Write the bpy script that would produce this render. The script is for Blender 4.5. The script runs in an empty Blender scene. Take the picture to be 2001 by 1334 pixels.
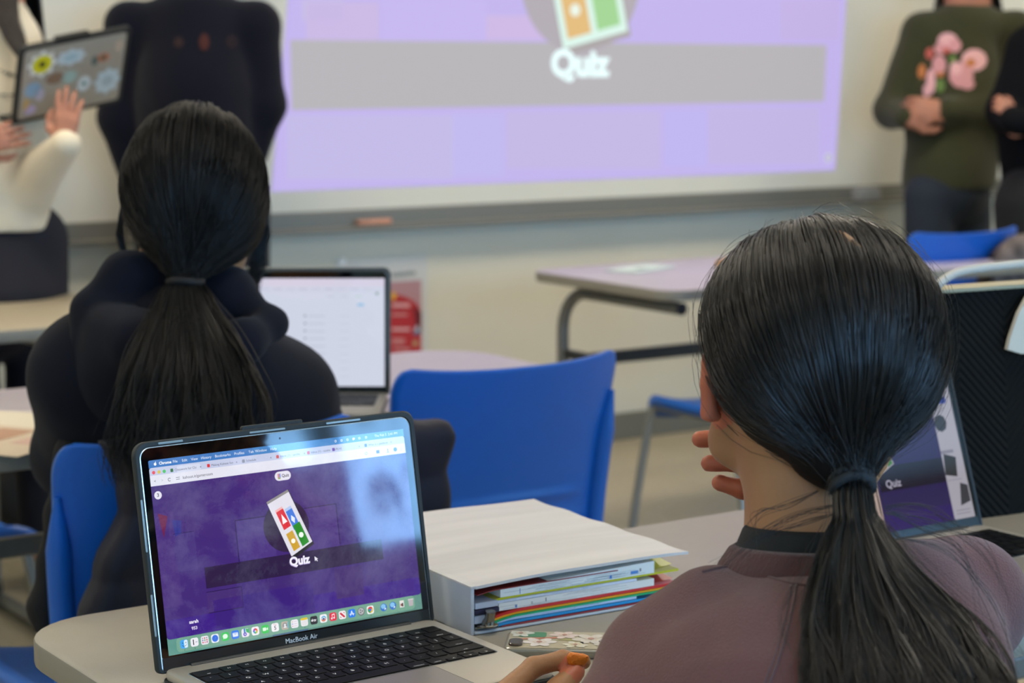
import bpy, math, random
import numpy as np
from mathutils import Vector, Matrix
from mathutils.bvhtree import BVHTree
random.seed(7); RNG = np.random.default_rng(7)
SC = bpy.context.scene
COL = SC.collection
F = 4000.; PIT = .138; TH = math.radians(34); CH = 1.324
_c, _s = math.cos(PIT), math.sin(PIT)

# ---------- where a point of the photograph lies in the room ----------
def ray(px, py):
    x = (px-1000.5)/F; u = -(py-667)/F
    y = _c+u*_s; z = -_s+u*_c
    return np.array([x*math.cos(TH)+y*math.sin(TH), -x*math.sin(TH)+y*math.cos(TH), z])
EYE = np.array([0, 0, CH])
def Zp(px, py, z): r = ray(px, py); return EYE+r*((z-CH)/r[2])
def C(px, py, d): return EYE+ray(px, py)*d
def Yp(px, py, y): r = ray(px, py); return EYE+r*(y/r[1])
RIGHT = np.array([math.cos(TH), -math.sin(TH), 0]); FWD = np.array([math.sin(TH), math.cos(TH), 0]); UP = np.array([0, 0, 1.])

# ---------- materials ----------
def lin(c):
    if isinstance(c, str): c = tuple(int(c[i:i+2], 16) for i in (0, 2, 4))
    return tuple(((v/255)/12.92 if v/255 <= .04045 else ((v/255+.055)/1.055)**2.4) for v in c)
_M = {}
def mat(name, col, rough=.6, metal=0., bump=0., bscale=60., var=0., vscale=3., emit=None, es=1., coat=0., spec=.5, stretch=None, trans=0., sheen=0., sss=0.):
    if name in _M: return _M[name]
    m = bpy.data.materials.new(name); m.use_nodes = True
    nt = m.node_tree; b = nt.nodes['Principled BSDF']; L = nt.links
    c = lin(col)+(1,)
    b.inputs['Base Color'].default_value = c
    b.inputs['Roughness'].default_value = rough; b.inputs['Metallic'].default_value = metal
    b.inputs['Coat Weight'].default_value = coat; b.inputs['Coat Roughness'].default_value = .06
    b.inputs['Specular IOR Level'].default_value = spec
    b.inputs['Transmission Weight'].default_value = trans
    b.inputs['Sheen Weight'].default_value = sheen
    if sss: b.inputs['Subsurface Weight'].default_value = sss; b.inputs['Subsurface Scale'].default_value = .01; b.inputs['Subsurface Radius'].default_value = (1, .35, .2)
    tc = nt.nodes.new('ShaderNodeTexCoord')
    if var:
        n = nt.nodes.new('ShaderNodeTexNoise'); n.inputs['Scale'].default_value = vscale; n.inputs['Detail'].default_value = 4
        (lambda q: (setattr(q.inputs['Scale'], 'default_value', stretch or (1, 1, 1)), L.new(tc.outputs['Object'], q.inputs[0]), L.new(q.outputs[0], n.inputs['Vector'])))(nt.nodes.new('ShaderNodeMapping'))
        mp = nt.nodes.new('ShaderNodeMapRange'); mp.inputs[1].default_value = .3; mp.inputs[2].default_value = .7; mp.inputs[3].default_value = 1-var; mp.inputs[4].default_value = 1+var
        L.new(n.outputs['Fac'], mp.inputs[0])
        hv = nt.nodes.new('ShaderNodeHueSaturation'); hv.inputs['Color'].default_value = c; L.new(mp.outputs[0], hv.inputs['Value']); L.new(hv.outputs[0], b.inputs['Base Color'])
    if bump:
        n = nt.nodes.new('ShaderNodeTexNoise'); n.inputs['Scale'].default_value = bscale; n.inputs['Detail'].default_value = 3
        if stretch:
            mpn = nt.nodes.new('ShaderNodeMapping'); mpn.inputs['Scale'].default_value = stretch; L.new(tc.outputs['Object'], mpn.inputs[0]); L.new(mpn.outputs[0], n.inputs['Vector'])
        else: L.new(tc.outputs['Object'], n.inputs['Vector'])
        bp = nt.nodes.new('ShaderNodeBump'); bp.inputs['Strength'].default_value = min(1, bump); bp.inputs['Distance'].default_value = .002*max(1, bump)
        L.new(n.outputs['Fac'], bp.inputs['Height']); L.new(bp.outputs[0], b.inputs['Normal'])
    if emit is not None:
        b.inputs['Emission Color'].default_value = lin(emit)+(1,); b.inputs['Emission Strength'].default_value = es
    _M[name] = m
    return m
def screen_mat(hexc, es=1., tag='display'):
    """lit pixels behind glossy glass that carries faint finger smudges"""
    k = tag+'_'+hexc
    if k in _M: return _M[k]
    m = mat(k, '000000', rough=.04, emit=hexc, es=es, spec=.8)
    if tag == 'display':
        nt = m.node_tree; b = nt.nodes['Principled BSDF']
        tc = nt.nodes.new('ShaderNodeTexCoord')
        n = nt.nodes.new('ShaderNodeTexNoise'); n.inputs['Scale'].default_value = 19; n.inputs['Detail'].default_value = 9; n.inputs['Distortion'].default_value = .25; n.inputs['Roughness'].default_value = .66
        nt.links.new(tc.outputs['Object'], n.inputs['Vector'])
        r = nt.nodes.new('ShaderNodeValToRGB'); r.color_ramp.elements[0].position = .42; r.color_ramp.elements[0].color = (.010, .010, .012, 1)
        r.color_ramp.elements[1].position = .80; r.color_ramp.elements[1].color = (.15, .13, .13, 1)
        nt.links.new(n.outputs['Fac'], r.inputs[0]); nt.links.new(r.outputs[0], b.inputs['Base Color'])
        r2 = nt.nodes.new('ShaderNodeMapRange'); r2.inputs[1].default_value = .35; r2.inputs[2].default_value = .8; r2.inputs[3].default_value = .02; r2.inputs[4].default_value = .07
        nt.links.new(n.outputs['Fac'], r2.inputs[0]); nt.links.new(r2.outputs[0], b.inputs['Roughness'])
    return m

# ---------- objects ----------
def tag(o, label=None, cat=None, group=None, kind=None):
    if label: o['label'] = label
    if cat: o['category'] = cat
    if group: o['group'] = group
    if kind: o['kind'] = kind
    return o
def empty(name, loc=(0, 0, 0), rz=0.):
    o = bpy.data.objects.new(name, None); o.empty_display_size = .1
    o.location = tuple(map(float, loc)); o.rotation_euler = (0, 0, rz); COL.objects.link(o); return o
def np_mesh(name, V, Q, mats, smooth=True, mi=None):
    """V (n,3); Q list/array of faces"""
    me = bpy.data.meshes.new(name)
    if isinstance(Q, np.ndarray):
        k = Q.shape[1]
        me.vertices.add(len(V)); me.vertices.foreach_set('co', np.asarray(V, np.float32).ravel())
        me.loops.add(Q.size); me.loops.foreach_set('vertex_index', Q.astype(np.int32).ravel())
        me.polygons.add(len(Q)); me.polygons.foreach_set('loop_start', np.arange(0, Q.size, k, dtype=np.int32))
    else:
        me.from_pydata([tuple(map(float, v)) for v in V], [], Q)
    for m in (mats if isinstance(mats, (list, tuple)) else [mats]): me.materials.append(m)
    if mi is not None: me.polygons.foreach_set('material_index', np.asarray(mi, np.int32))
    me.polygons.foreach_set('use_smooth', np.full(len(me.polygons), smooth))
    me.update(); me.validate(); return me
def obj(name, me, parent=None, world=False):
    o = bpy.data.objects.new(name, me); COL.objects.link(o)
    if parent is not None:
        o.parent = parent
        if world:
            l = parent.location
            me.transform(Matrix.Translation((-l[0], -l[1], -l[2])))
    return o

class MB:
    def __init__(s): s.V = []; s.Fc = []; s.mi = []; s.mats = []; s.M = Matrix.Identity(4)
    def m(s, mt):
        if mt not in s.mats: s.mats.append(mt)
        return s.mats.index(mt)
    def add(s, V, Fs, mt):
        b = len(s.V); i = s.m(mt)
        s.V += [tuple(s.M @ Vector(tuple(map(float, v)))) for v in V]
        s.Fc += [[b+k for k in f] for f in Fs]; s.mi += [i]*len(Fs); return s
    def rings(s, R, mt, caps=True, closed=True):
        n = len(R[0]); V = [p for r in R for p in r]; Fs = []
        for i in range(len(R)-1):
            for j in range(n if closed else n-1):
                a = i*n+j; b = i*n+(j+1) % n
                Fs.append([a, b, b+n, a+n])
        if caps: Fs.append(list(range(n))[::-1]); Fs.append([(len(R)-1)*n+k for k in range(n)])
        return s.add(V, Fs, mt)
    def slab(s, poly, z0, z1, mt, bev=0., seg=2):
        """prism over a 2D outline with rounded rims"""
        def inset(p, d):
            n = len(p); out = []
            for i in range(n):
                a = Vector(p[i-1]); b = Vector(p[i]); c = Vector(p[(i+1) % n])
                e1 = (b-a).normalized(); e2 = (c-b).normalized()
                nn = Vector((-e1.y-e2.y, e1.x+e2.x)); l = nn.length
                nn = nn/l if l > 1e-9 else Vector((-e1.y, e1.x))
                out.append(tuple(b+nn*d/max(.5, nn.dot(Vector((-e1.y, e1.x))))))
            return out
        R = []
        if bev:
            for k in range(seg+1):
                a = math.pi/2*k/seg      # 0: bottom face rim, 90: side wall
                R.append([(x, y, z0+bev*(1-math.cos(a))) for x, y in inset(poly, bev*(1-math.sin(a)))])
            for k in range(seg+1):
                a = math.pi/2*(1-k/seg)
                R.append([(x, y, z1-bev*(1-math.cos(a))) for x, y in inset(poly, bev*(1-math.sin(a)))])
        else: R = [[(x, y, z0) for x, y in poly], [(x, y, z1) for x, y in poly]]
        return s.rings(R, mt)
    def box(s, x0, x1, y0, y1, z0, z1, mt, bev=0.):
        return s.slab([(x0, y0), (x1, y0), (x1, y1), (x0, y1)], z0, z1, mt, bev)
    def flat(s, poly, z, mt): return s.add([(x, y, z) for x, y in poly], [list(range(len(poly)))], mt)
    def tube(s, path, r, mt, n=12, caps=True):
        P = [Vector(tuple(map(float, p))) for p in path]; R = []; ref = None
        for i, p in enumerate(P):
            t = ((P[min(i+1, len(P)-1)]-P[max(i-1, 0)])).normalized()
            if ref is None: ref = t.orthogonal().normalized()
            ref = (ref-t*ref.dot(t)).normalized(); b = t.cross(ref)
            rr = r[i] if isinstance(r, (list, tuple)) else r
            R.append([tuple(p+rr*(math.cos(2*math.pi*k/n)*ref+math.sin(2*math.pi*k/n)*b)) for k in range(n)])
        return s.rings(R, mt, caps)
    def text(s, body, size, x, y, z, mt, align='CENTER', bold=0., italic=0., rot=0.):
        V, Fs = text_geo(body, size, align, bold, italic)
        c, q = math.cos(rot), math.sin(rot)
        return s.add([(x+a*c-b*q, y+a*q+b*c, z) for a, b in V], Fs, mt)
    def build(s, name, parent=None, smooth=False, world=False, angle=None):
        me = bpy.data.meshes.new(name)
        me.from_pydata(s.V, [], s.Fc)
        for m_ in s.mats: me.materials.append(m_)
        me.polygons.foreach_set('material_index', s.mi)
        me.polygons.foreach_set('use_smooth', [smooth or angle is not None]*len(me.polygons))
        me.update()
        if angle is not None: me.set_sharp_from_angle(angle=math.radians(angle))
        return obj(name, me, parent, world)
_T = {}
def text_geo(body, size, align='CENTER', bold=0., italic=0.):
    k = (body, align, bold, italic)
    if k not in _T:
        cu = bpy.data.curves.new('txt', 'FONT'); cu.body = body; cu.size = 1; cu.align_x = align; cu.align_y = 'CENTER'; cu.offset = bold; cu.shear = italic; cu.resolution_u = 3; cu.fill_mode = 'FRONT'
        o = bpy.data.objects.new('txt', cu); COL.objects.link(o)
        dg = bpy.context.evaluated_depsgraph_get(); me = bpy.data.meshes.new_from_object(o.evaluated_get(dg))
        _T[k] = ([(v.co.x, v.co.y) for v in me.vertices], [list(p.vertices) for p in me.polygons])
        bpy.data.objects.remove(o); bpy.data.curves.remove(cu); bpy.data.meshes.remove(me)
    V, Fs = _T[k]
    return [(a*size, b*size) for a, b in V], Fs
def rrect(x0, x1, y0, y1, r, n=6, rs=None):
    rs = rs or (r, r, r, r); out = []
    for (cx, cy, a0, rr) in ((x1, y0, -90, rs[1]), (x1, y1, 0, rs[2]), (x0, y1, 90, rs[3]), (x0, y0, 180, rs[0])):
        sx = -1 if cx == x1 else 1; sy = -1 if cy == y1 else 1
        for k in range(n+1):
            a = math.radians(a0+90*k/n); out.append((cx+sx*rr+rr*math.cos(a), cy+sy*rr+rr*math.sin(a)))
    return out
def disc(cx, cy, r, n=24, ry=None): return [(cx+r*math.cos(2*math.pi*k/n), cy+(ry or r)*math.sin(2*math.pi*k/n)) for k in range(n)]
def bez(pts, n=8):
    """Catmull-Rom through points"""
    P = [np.array(p, float) for p in pts]; out = []
    for i in range(len(P)-1):
        p0 = P[max(i-1, 0)]; p1 = P[i]; p2 = P[i+1]; p3 = P[min(i+2, len(P)-1)]
        for k in range(n):
            t = k/n; out.append(.5*((2*p1)+(-p0+p2)*t+(2*p0-5*p1+4*p2-p3)*t*t+(-p0+3*p1-3*p2+p3)*t**3))
    out.append(P[-1]); return out
def copy_tree(o, parent=None):
    c = o.copy(); COL.objects.link(c); c.parent = parent
    for ch in list(o.children): copy_tree(ch, c)
    return c

# ---------- implicit bodies: one continuous surface from limbs that blend at the joints ----------
def nrm(v): v = np.array(v, float); return v/np.linalg.norm(v)
def frame(fwd, up=(0, 0, 1)):
    f = nrm(fwd); l = nrm(np.cross(up, f)); u = np.cross(f, l); return np.array([l, f, u])   # rows: left, forward, up
def cap(a, b, ra, rb, k=.02): return ('c', np.array(a, float), np.array(b, float), ra, rb, k)
def ell(c, r, R=None, k=.02): return ('e', np.array(c, float), np.array(r, float), np.eye(3) if R is None else R, None, k)
def chain(pts, rs, k=.02): return [cap(pts[i], pts[i+1], rs[i], rs[i+1], k) for i in range(len(pts)-1)]
def pdist(p, P):
    if p[0] == 'c':
        _, a, b, ra, rb, k = p; ab = b-a; t = np.clip(((P-a)@ab)/max(1e-12, ab@ab), 0, 1)
        return np.linalg.norm(P-a-t[:, None]*ab, axis=1)-(ra+(rb-ra)*t)
    if p[0] == 'f': return p[1](P)
    _, c, r, R, _, k = p; q = (P-c)@R.T
    k0 = np.linalg.norm(q/r, axis=1); k1 = np.linalg.norm(q/(r*r), axis=1)
    return np.where(k1 > 1e-9, k0*(k0-1)/np.maximum(k1, 1e-9), -r.min())
def field(prims, P, noise=None):
    d = None
    for p in prims:
        e = pdist(p, P); k = p[-1]
        if d is None: d = e
        elif k < 0: d = np.maximum(d, -e)               # carve
        else:
            h = np.clip(.5+.5*(d-e)/max(k, 1e-6), 0, 1); d = d*(1-h)+e*h-k*h*(1-h)
    if noise is not None: d = d+noise(P)
    return d
def surface(prims, vox, noise=None, pad=.03):
    lo = []; hi = []
    for p in prims:
        if p[-1] is not None and p[-1] < 0: continue
        if p[0] == 'c': r = max(p[3], p[4]); lo.append(np.minimum(p[1], p[2])-r); hi.append(np.maximum(p[1], p[2])+r)
        elif p[0] == 'e': r = p[2].max(); lo.append(p[1]-r); hi.append(p[1]+r)
        else: lo.append(p[2]); hi.append(p[3])
    lo = np.min(lo, 0)-pad; hi = np.max(hi, 0)+pad
    B = 16; bs = B*vox; nb = np.ceil((hi-lo)/bs).astype(int)
    g = np.stack(np.meshgrid(*[np.arange(n) for n in nb], indexing='ij'), -1).reshape(-1, 3)
    cen = lo+(g+.5)*bs; dc = field(prims, cen)
    act = np.abs(dc) < bs*.5*1.74*1.6+.02; g = g[act]; cen = cen[act]
    a = np.arange(B+1); loc = np.stack(np.meshgrid(a, a, a, indexing='ij'), -1).reshape(-1, 3)
    N = (nb*B+4).astype(np.int64)
    keys = []; verts = []; quads = []
    kf = lambda c: (c[:, 0]*N[1]+c[:, 1])*N[2]+c[:, 2]
    allp = [pdist(p, cen) for p in prims]
    pos = [i for i, p in enumerate(prims) if p[-1] is None or p[-1] >= 0]
    mind = np.min([allp[i] for i in pos], 0)
    for bi in range(len(g)):
        sel = [p for i, p in enumerate(prims) if allp[i][bi] < mind[bi]+bs*1.74+.05]
        gi = g[bi]*B+loc; P = lo+gi*vox
        if sel[0][-1] is not None and sel[0][-1] < 0: continue
        D = field(sel, P, noise).reshape(B+1, B+1, B+1)
        if D.min() > 0 or D.max() < 0: continue
        S = D < 0
        # cells
        cs = np.zeros((B, B, B), int); acc = np.zeros((B, B, B, 3)); cnt = np.zeros((B, B, B))
        for dx in (0, 1):
            for dy in (0, 1):
                for dz in (0, 1): cs += S[dx:dx+B, dy:dy+B, dz:dz+B]
        m = (cs > 0) & (cs < 8)
        if not m.any(): continue
        for ax in range(3):
            o1, o2 = [k for k in range(3) if k != ax]
            for u in (0, 1):
                for v in (0, 1):
                    st = [0, 0, 0]; st[o1] = u; st[o2] = v
                    en = list(st); en[ax] = 1
                    A = D[st[0]:st[0]+B, st[1]:st[1]+B, st[2]:st[2]+B]; E_ = D[en[0]:en[0]+B, en[1]:en[1]+B, en[2]:en[2]+B]
                    x = ((A < 0) != (E_ < 0)); t = np.where(x, A/np.where(x, A-E_, 1), 0)
                    pt = np.zeros((B, B, B, 3)); pt[..., o1] = u; pt[..., o2] = v; pt[..., ax] = t
                    acc += pt*x[..., None]; cnt += x
        idx = np.argwhere(m); vv = acc[m]/cnt[m][:, None]
        base = g[bi]*B
        keys.append(kf(idx+base+1)); verts.append(lo+(idx+base+vv)*vox)
        for ax in range(3):
            o1, o2 = (ax+1) % 3, (ax+2) % 3
            sl0 = [slice(0, B)]*3; sl1 = list(sl0); sl1[ax] = slice(1, B+1)
            A = S[tuple(sl0)]; E_ = S[tuple(sl1)]
            x = np.argwhere(A != E_)
            if not len(x): continue
            fl = A[tuple(x.T)]; c0 = x+base+1
            e1 = np.zeros(3, int); e1[o1] = 1; e2 = np.zeros(3, int); e2[o2] = 1
            q = np.stack([kf(c0), kf(c0-e1), kf(c0-e1-e2), kf(c0-e2)], 1)
            q[~fl] = q[~fl][:, ::-1]
            quads.append(q)
    K = np.concatenate(keys); V = np.concatenate(verts); Q = np.concatenate(quads)
    o = np.argsort(K); K = K[o]; V = V[o]
    ix = np.searchsorted(K, Q); ix = np.clip(ix, 0, len(K)-1); ok = (K[ix] == Q).all(1)
    return V, ix[ok][:, ::-1].copy()
def folds(amp, freq, seed=0, n=7, aniso=(1, 1, 1)):
    r = np.random.default_rng(seed); D = r.normal(size=(n, 3)); D /= np.linalg.norm(D, axis=1)[:, None]; D = D*np.array(aniso)
    ph = r.uniform(0, 6.28, n); fr = freq*r.uniform(.6, 1.6, n)
    def f(P):
        w = P+.02*np.sin(P[:, [1, 2, 0]]*freq*.7)
        s = sum(np.sin((w@D[i])*fr[i]+ph[i]) for i in range(n))/n
        return amp*(1-2*np.abs(s)) if amp > 0 else amp*s
    return f
def sdf_obj(name, prims, vox, mt, parent, noise=None):
    V, Q = surface(prims, vox, noise)
    return obj(name, np_mesh(name, V, Q, mt), parent, True)
def strands(P, r, n=3, taper=.35):
    """P (N,M,3) polylines -> tube mesh arrays"""
    N, M, _ = P.shape
    T = np.gradient(P, axis=1); T /= np.maximum(1e-9, np.linalg.norm(T, axis=2, keepdims=True))
    ref = np.array([.31, .22, .92]); A = np.cross(T, ref); A /= np.maximum(1e-6, np.linalg.norm(A, axis=2, keepdims=True)); Bn = np.cross(T, A)
    tt = np.linspace(0, 1, M); rad = (r if np.ndim(r) else np.full(N, r))[:, None]*(1-(1-taper)*np.clip((tt-.6)/.4, 0, 1))[None]
    V = np.stack([P+rad[..., None]*(math.cos(2*math.pi*k/n)*A+math.sin(2*math.pi*k/n)*Bn) for k in range(n)], 2).reshape(-1, 3)
    i = np.arange(N)[:, None, None]; j = np.arange(M-1)[None, :, None]; k = np.arange(n)[None, None, :]
    a = (i*M+j)*n+k; b = (i*M+j)*n+(k+1) % n
    Q = np.stack([a+0*b, b, b+n, a+n], -1).reshape(-1, 4)
    return V, Q
def merge(parts):
    V = []; Q = []; o = 0
    for v, q in parts: V.append(v); Q.append(q+o); o += len(v)
    return np.concatenate(V), np.concatenate(Q)
def hand(wr, d, back, curl=(.3, .35, .4, .5), thumb_side=1, s=1., spread=.12, thumb=(.5, .3)):
    """palm and five fingers; d: wrist to knuckles, back: out of the back of the hand, thumb_side: +1/-1 along cross(d,back)"""
    d = nrm(d); back = nrm(np.array(back)-d*np.dot(back, d)); sd = np.cross(d, back)*thumb_side
    out = []; wr = np.array(wr, float)
    L = [(.040, .024, .020), (.044, .027, .022), (.041, .025, .021), (.032, .019, .018)]
    for i in range(4):
        off = (1.5-i)*.0195*s
        m = wr+d*(.085-.004*abs(i-1))*s+sd*off
        out += chain([wr+sd*off*.55, m], [.0155*s, .0105*s], .012)
        a = 0; p = m; dd = nrm(d+sd*spread*(1.5-i)*.6)
        r = [.0095*s, .0085*s, .0078*s, .0062*s]
        for j in range(3):
            a = curl[i]*(1+.5*j) if j == 0 else a+curl[i]*(1.1 if j == 1 else .7)
            q = p+(dd*math.cos(a)-back*math.sin(a))*L[i][j]*s
            out.append(cap(p, q, r[j], r[j+1], .003)); p = q
    t0 = wr+d*.02*s+sd*.022*s; t1 = t0+nrm(d*.6+sd*.75*thumb[0]*2-back*.3)*.042*s
    t2 = t1+nrm(d*.9+sd*.25-back*.35)*.034*s; t3 = t2+nrm(d*.9-sd*.1-back*thumb[1])*.026*s
    out += chain([t0, t1, t2, t3], [.0145*s, .0115*s, .0098*s, .0075*s], .010)
    return out
def head_prims(c, R, s=1., ears=True):
    """skull, jaw, nose, lips, ears, brow; R rows left, forward, up"""
    l, f, u = R; c = np.array(c, float)
    at = lambda a, b, d: c+(l*a+f*b+u*d)*s
    p = [ell(at(0, -.012, .018), np.array([.076, .094, .092])*s, R, .02),
         ell(at(0, .030, -.040), np.array([.062, .062, .078])*s, R, .03),
         cap(at(.030, .035, -.085), at(0, .070, -.105), .030*s, .020*s, .03), cap(at(-.030, .035, -.085), at(0, .070, -.105), .030*s, .020*s, .03),
         cap(at(.045, -.005, -.055), at(.030, .035, -.088), .028*s, .026*s, .02), cap(at(-.045, -.005, -.055), at(-.030, .035, -.088), .028*s, .026*s, .02),
         cap(at(0, .086, .000), at(0, .104, -.036), .007*s, .011*s, .010),
         cap(at(-.014, .092, -.040), at(.014, .092, -.040), .008*s, .008*s, .006),
         cap(at(-.016, .082, -.064), at(.016, .082, -.064), .007*s, .007*s, .006), cap(at(-.014, .081, -.073), at(.014, .081, -.073), .008*s, .008*s, .006),
         cap(at(-.032, .078, .016), at(.032, .078, .016), .009*s, .009*s, .015),
         ('e', at(.030, .088, -.004), np.array([.015, .008, .009])*s, R, None, -1), ('e', at(-.030, .088, -.004), np.array([.015, .008, .009])*s, R, None, -1)]
    if ears:
        for q in (1, -1):
            p += [cap(at(q*.074, -.012, .016), at(q*.079, -.006, -.014), .012*s, .009*s, .006), cap(at(q*.079, -.004, -.014), at(q*.074, .000, -.030), .009*s, .007*s, .006),
                  ell(at(q*.080, -.012, .006), np.array([.006, .015, .024])*s, R, .004)]
    return p
def eyes(parent, c, R, s=1.):
    l, f, u = R
    for q in (1, -1):
        p = [ell(np.array(c)+(l*q*.030+f*.078-u*.004)*s, np.array([.012]*3)*s, R)]
        V, Q = surface(p, .003*s); fc = V[Q].mean(1)-p[0][1]; k = (fc@f)/np.linalg.norm(fc, axis=1)
        me = np_mesh('eye', V, Q, [mat('eye_white', 'E8E4DE', .2), mat('iris_brown', '1E120C', .15)], mi=(k > .86).astype(int)); obj('eye', me, parent, True)
WY = 5.628
# ---------- setting ----------
wall_m = mat('painted_wall', 'D2CDBA', .75, bump=.25, bscale=90, var=.02)
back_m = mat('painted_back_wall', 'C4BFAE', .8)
X0, X1, Y0 = -3.2, 8.6, -3.5
def struct(name, mb, **k): o = mb.build(name, **k); o['kind'] = 'structure'; return o
m = MB(); m.box(X0, X1, WY, WY+.12, 0, 2.8, wall_m); struct('wall_front', m)
m = MB(); m.box(X0-.12, X0, Y0, WY, 0, 2.8, back_m); struct('wall_left', m)
m = MB(); m.box(X1, X1+.12, Y0, WY, 0, 2.8, back_m); struct('wall_right', m)
m = MB(); m.box(X0, X1, Y0, WY, 2.8, 2.9, mat('ceiling_tile', 'CFCCC0', .9)); struct('ceiling', m)
WINS = [(-2.4, -.9, 1.05, 2.45), (-.5, 1.0, 1.05, 2.45), (1.4, 3.25, 1.05, 2.45), (3.45, 4.27, 1.72, 2.45), (4.33, 5.6, 1.34, 2.45), (6.2, 7.8, 1.05, 2.45)]
m = MB(); xs = X0
for (a, b, z0, z1) in WINS:
    m.box(xs, a, Y0-.12, Y0, 0, 2.8, back_m); m.box(a, b, Y0-.12, Y0, 0, z0, back_m); m.box(a, b, Y0-.12, Y0, z1, 2.8, back_m); xs = b
m.box(xs, X1, Y0-.12, Y0, 0, 2.8, back_m); struct('wall_back', m)
def window_mat():
    m = bpy.data.materials.new('daylight_through_glass'); m.use_nodes = True; nt = m.node_tree; b = nt.nodes['Principled BSDF']
    tc = nt.nodes.new('ShaderNodeTexCoord'); n = nt.nodes.new('ShaderNodeTexNoise'); n.inputs['Scale'].default_value = 6.0; n.inputs['Detail'].default_value = 6; n.inputs['Roughness'].default_value = .65
    mp = nt.nodes.new('ShaderNodeMapping'); mp.inputs['Scale'].default_value = (1.6, 1, .8)
    nt.links.new(tc.outputs['Object'], mp.inputs[0]); nt.links.new(mp.outputs[0], n.inputs['Vector'])
    r = nt.nodes.new('ShaderNodeValToRGB'); e = r.color_ramp.elements
    e[0].position = .36; e[0].color = lin('24485A')+(1,); e[1].position = .56; e[1].color = lin('84BAF0')+(1,)
    x = r.color_ramp.elements.new(.46); x.color = lin('6C98C0')+(1,)
    nt.links.new(n.outputs['Fac'], r.inputs[0]); nt.links.new(r.outputs[0], b.inputs['Emission Color']); b.inputs['Emission Strength'].default_value = WIN_E
    b.inputs['Base Color'].default_value = (0, 0, 0, 1)
    return m
WIN_E = 17.0
wm = window_mat(); frame_m = mat('window_frame_aluminium', '8A8C8C', .4, .6)
for i, (a, b, z0, z1) in enumerate(WINS):
    w = empty('window_%d' % (i+1), ((a+b)/2, Y0, z0)); w['kind'] = 'structure'
    g = MB(); g.box(a, b, Y0-.09, Y0-.08, z0, z1, wm); g.build('pane', w, world=True)
    g = MB()
    for q in ((a, a+.03, z0, z1), (b-.03, b, z0, z1), (a, b, z0, z0+.03), (a, b, z1-.03, z1)): g.box(q[0], q[1], Y0-.08, Y0-.01, q[2], q[3], frame_m)
    g.build('window_frame', w, world=True)
# floor of pale vinyl tiles
def floor_mat():
    m = mat('vinyl_floor_tile', 'A99F88', .32, spec=.4); nt = m.node_tree; b = nt.nodes['Principled BSDF']
    tc = nt.nodes.new('ShaderNodeTexCoord'); br = nt.nodes.new('ShaderNodeTexBrick'); br.offset = 0; br.inputs['Scale'].default_value = 1
    br.inputs['Brick Width'].default_value = .305; br.inputs['Row Height'].default_value = .305; br.inputs['Mortar Size'].default_value = .0012
    br.inputs['Color1'].default_value = lin('B0A68E')+(1,); br.inputs['Color2'].default_value = lin('A49A82')+(1,); br.inputs['Mortar'].default_value = lin('7C735F')+(1,)
    n = nt.nodes.new('ShaderNodeTexNoise'); n.inputs['Scale'].default_value = 45; n.inputs['Detail'].default_value = 5
    mx = nt.nodes.new('ShaderNodeMixRGB'); mx.blend_type = 'OVERLAY'; mx.inputs[0].default_value = .3
    nt.links.new(tc.outputs['Object'], br.inputs[0]); nt.links.new(tc.outputs['Object'], n.inputs['Vector']); nt.links.new(br.outputs[0], mx.inputs[1]); nt.links.new(n.outputs['Fac'], mx.inputs[2]); nt.links.new(mx.outputs[0], b.inputs['Base Color'])
    return m
m = MB(); m.box(X0, X1, Y0, WY, -.06, 0, floor_mat()); struct('floor', m)
m = MB(); m.box(X0, X1, WY-.012, WY, 0, .095, mat('grey_baseboard', '6F6C60', .6), .004); struct('baseboard_front', m)
# ceiling lights
pans = [mat('lamp_diffuser_%s' % n_, 'FFFFFF', .6, emit='FFF2DE', es=e_) for n_, e_ in (('rear', 5.), ('middle', 8.5), ('front', 17.))]
met = mat('white_enamel', 'D8D8D4', .5)
for ix, x in enumerate((-1.2, 1.6, 4.4, 7.0)):
    for iy, y in enumerate((-1.6, 1.4, 4.2)):
        pan = pans[iy]
        t = empty('ceiling_light', (x, y, 2.8)); tag(t, 'flat rectangular ceiling light set in the white ceiling', 'light', 'ceiling lights')
        g = MB(); g.box(-.62, .62, -.32, .32, -.045, 0, met, .005); g.build('housing', t)
        g = MB(); g.box(-.58, .58, -.28, .28, -.052, -.045, pan); g.build('diffuser', t)

# ---------- whiteboard, tray, picture thrown on it ----------
wb = empty('whiteboard', (3.6, WY, 1.3)); tag(wb, 'long white marker board with grey aluminium tray rail on the front wall', 'whiteboard')
bm_ = mat('whiteboard_enamel', 'D8D4C4', .5, spec=.3)
BX0, BX1 = 1.2, 6.6
g = MB(); g.box(BX0, BX1, WY-.020, WY-.001, .84, 2.1, bm_); g.build('board_panel', wb, world=True)
g = MB(); al = mat('grey_aluminium', '7D7A70', .45, .3)
g.box(BX0, BX1, WY-.034, WY-.018, .787, .850, al, .004); g.box(BX0, BX1, WY-.085, WY-.030, .787, .800, al, .003); g.build('tray', wb, world=True)
g = MB(); g.box(BX0, BX1, WY-.03, WY-.001, 2.1, 2.13, al, .003); g.box(BX0-.03, BX0, WY-.03, WY-.001, .79, 2.13, al); g.box(BX1, BX1+.03, WY-.03, WY-.001, .79, 2.13, al); g.build('board_frame', wb, world=True)
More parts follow.
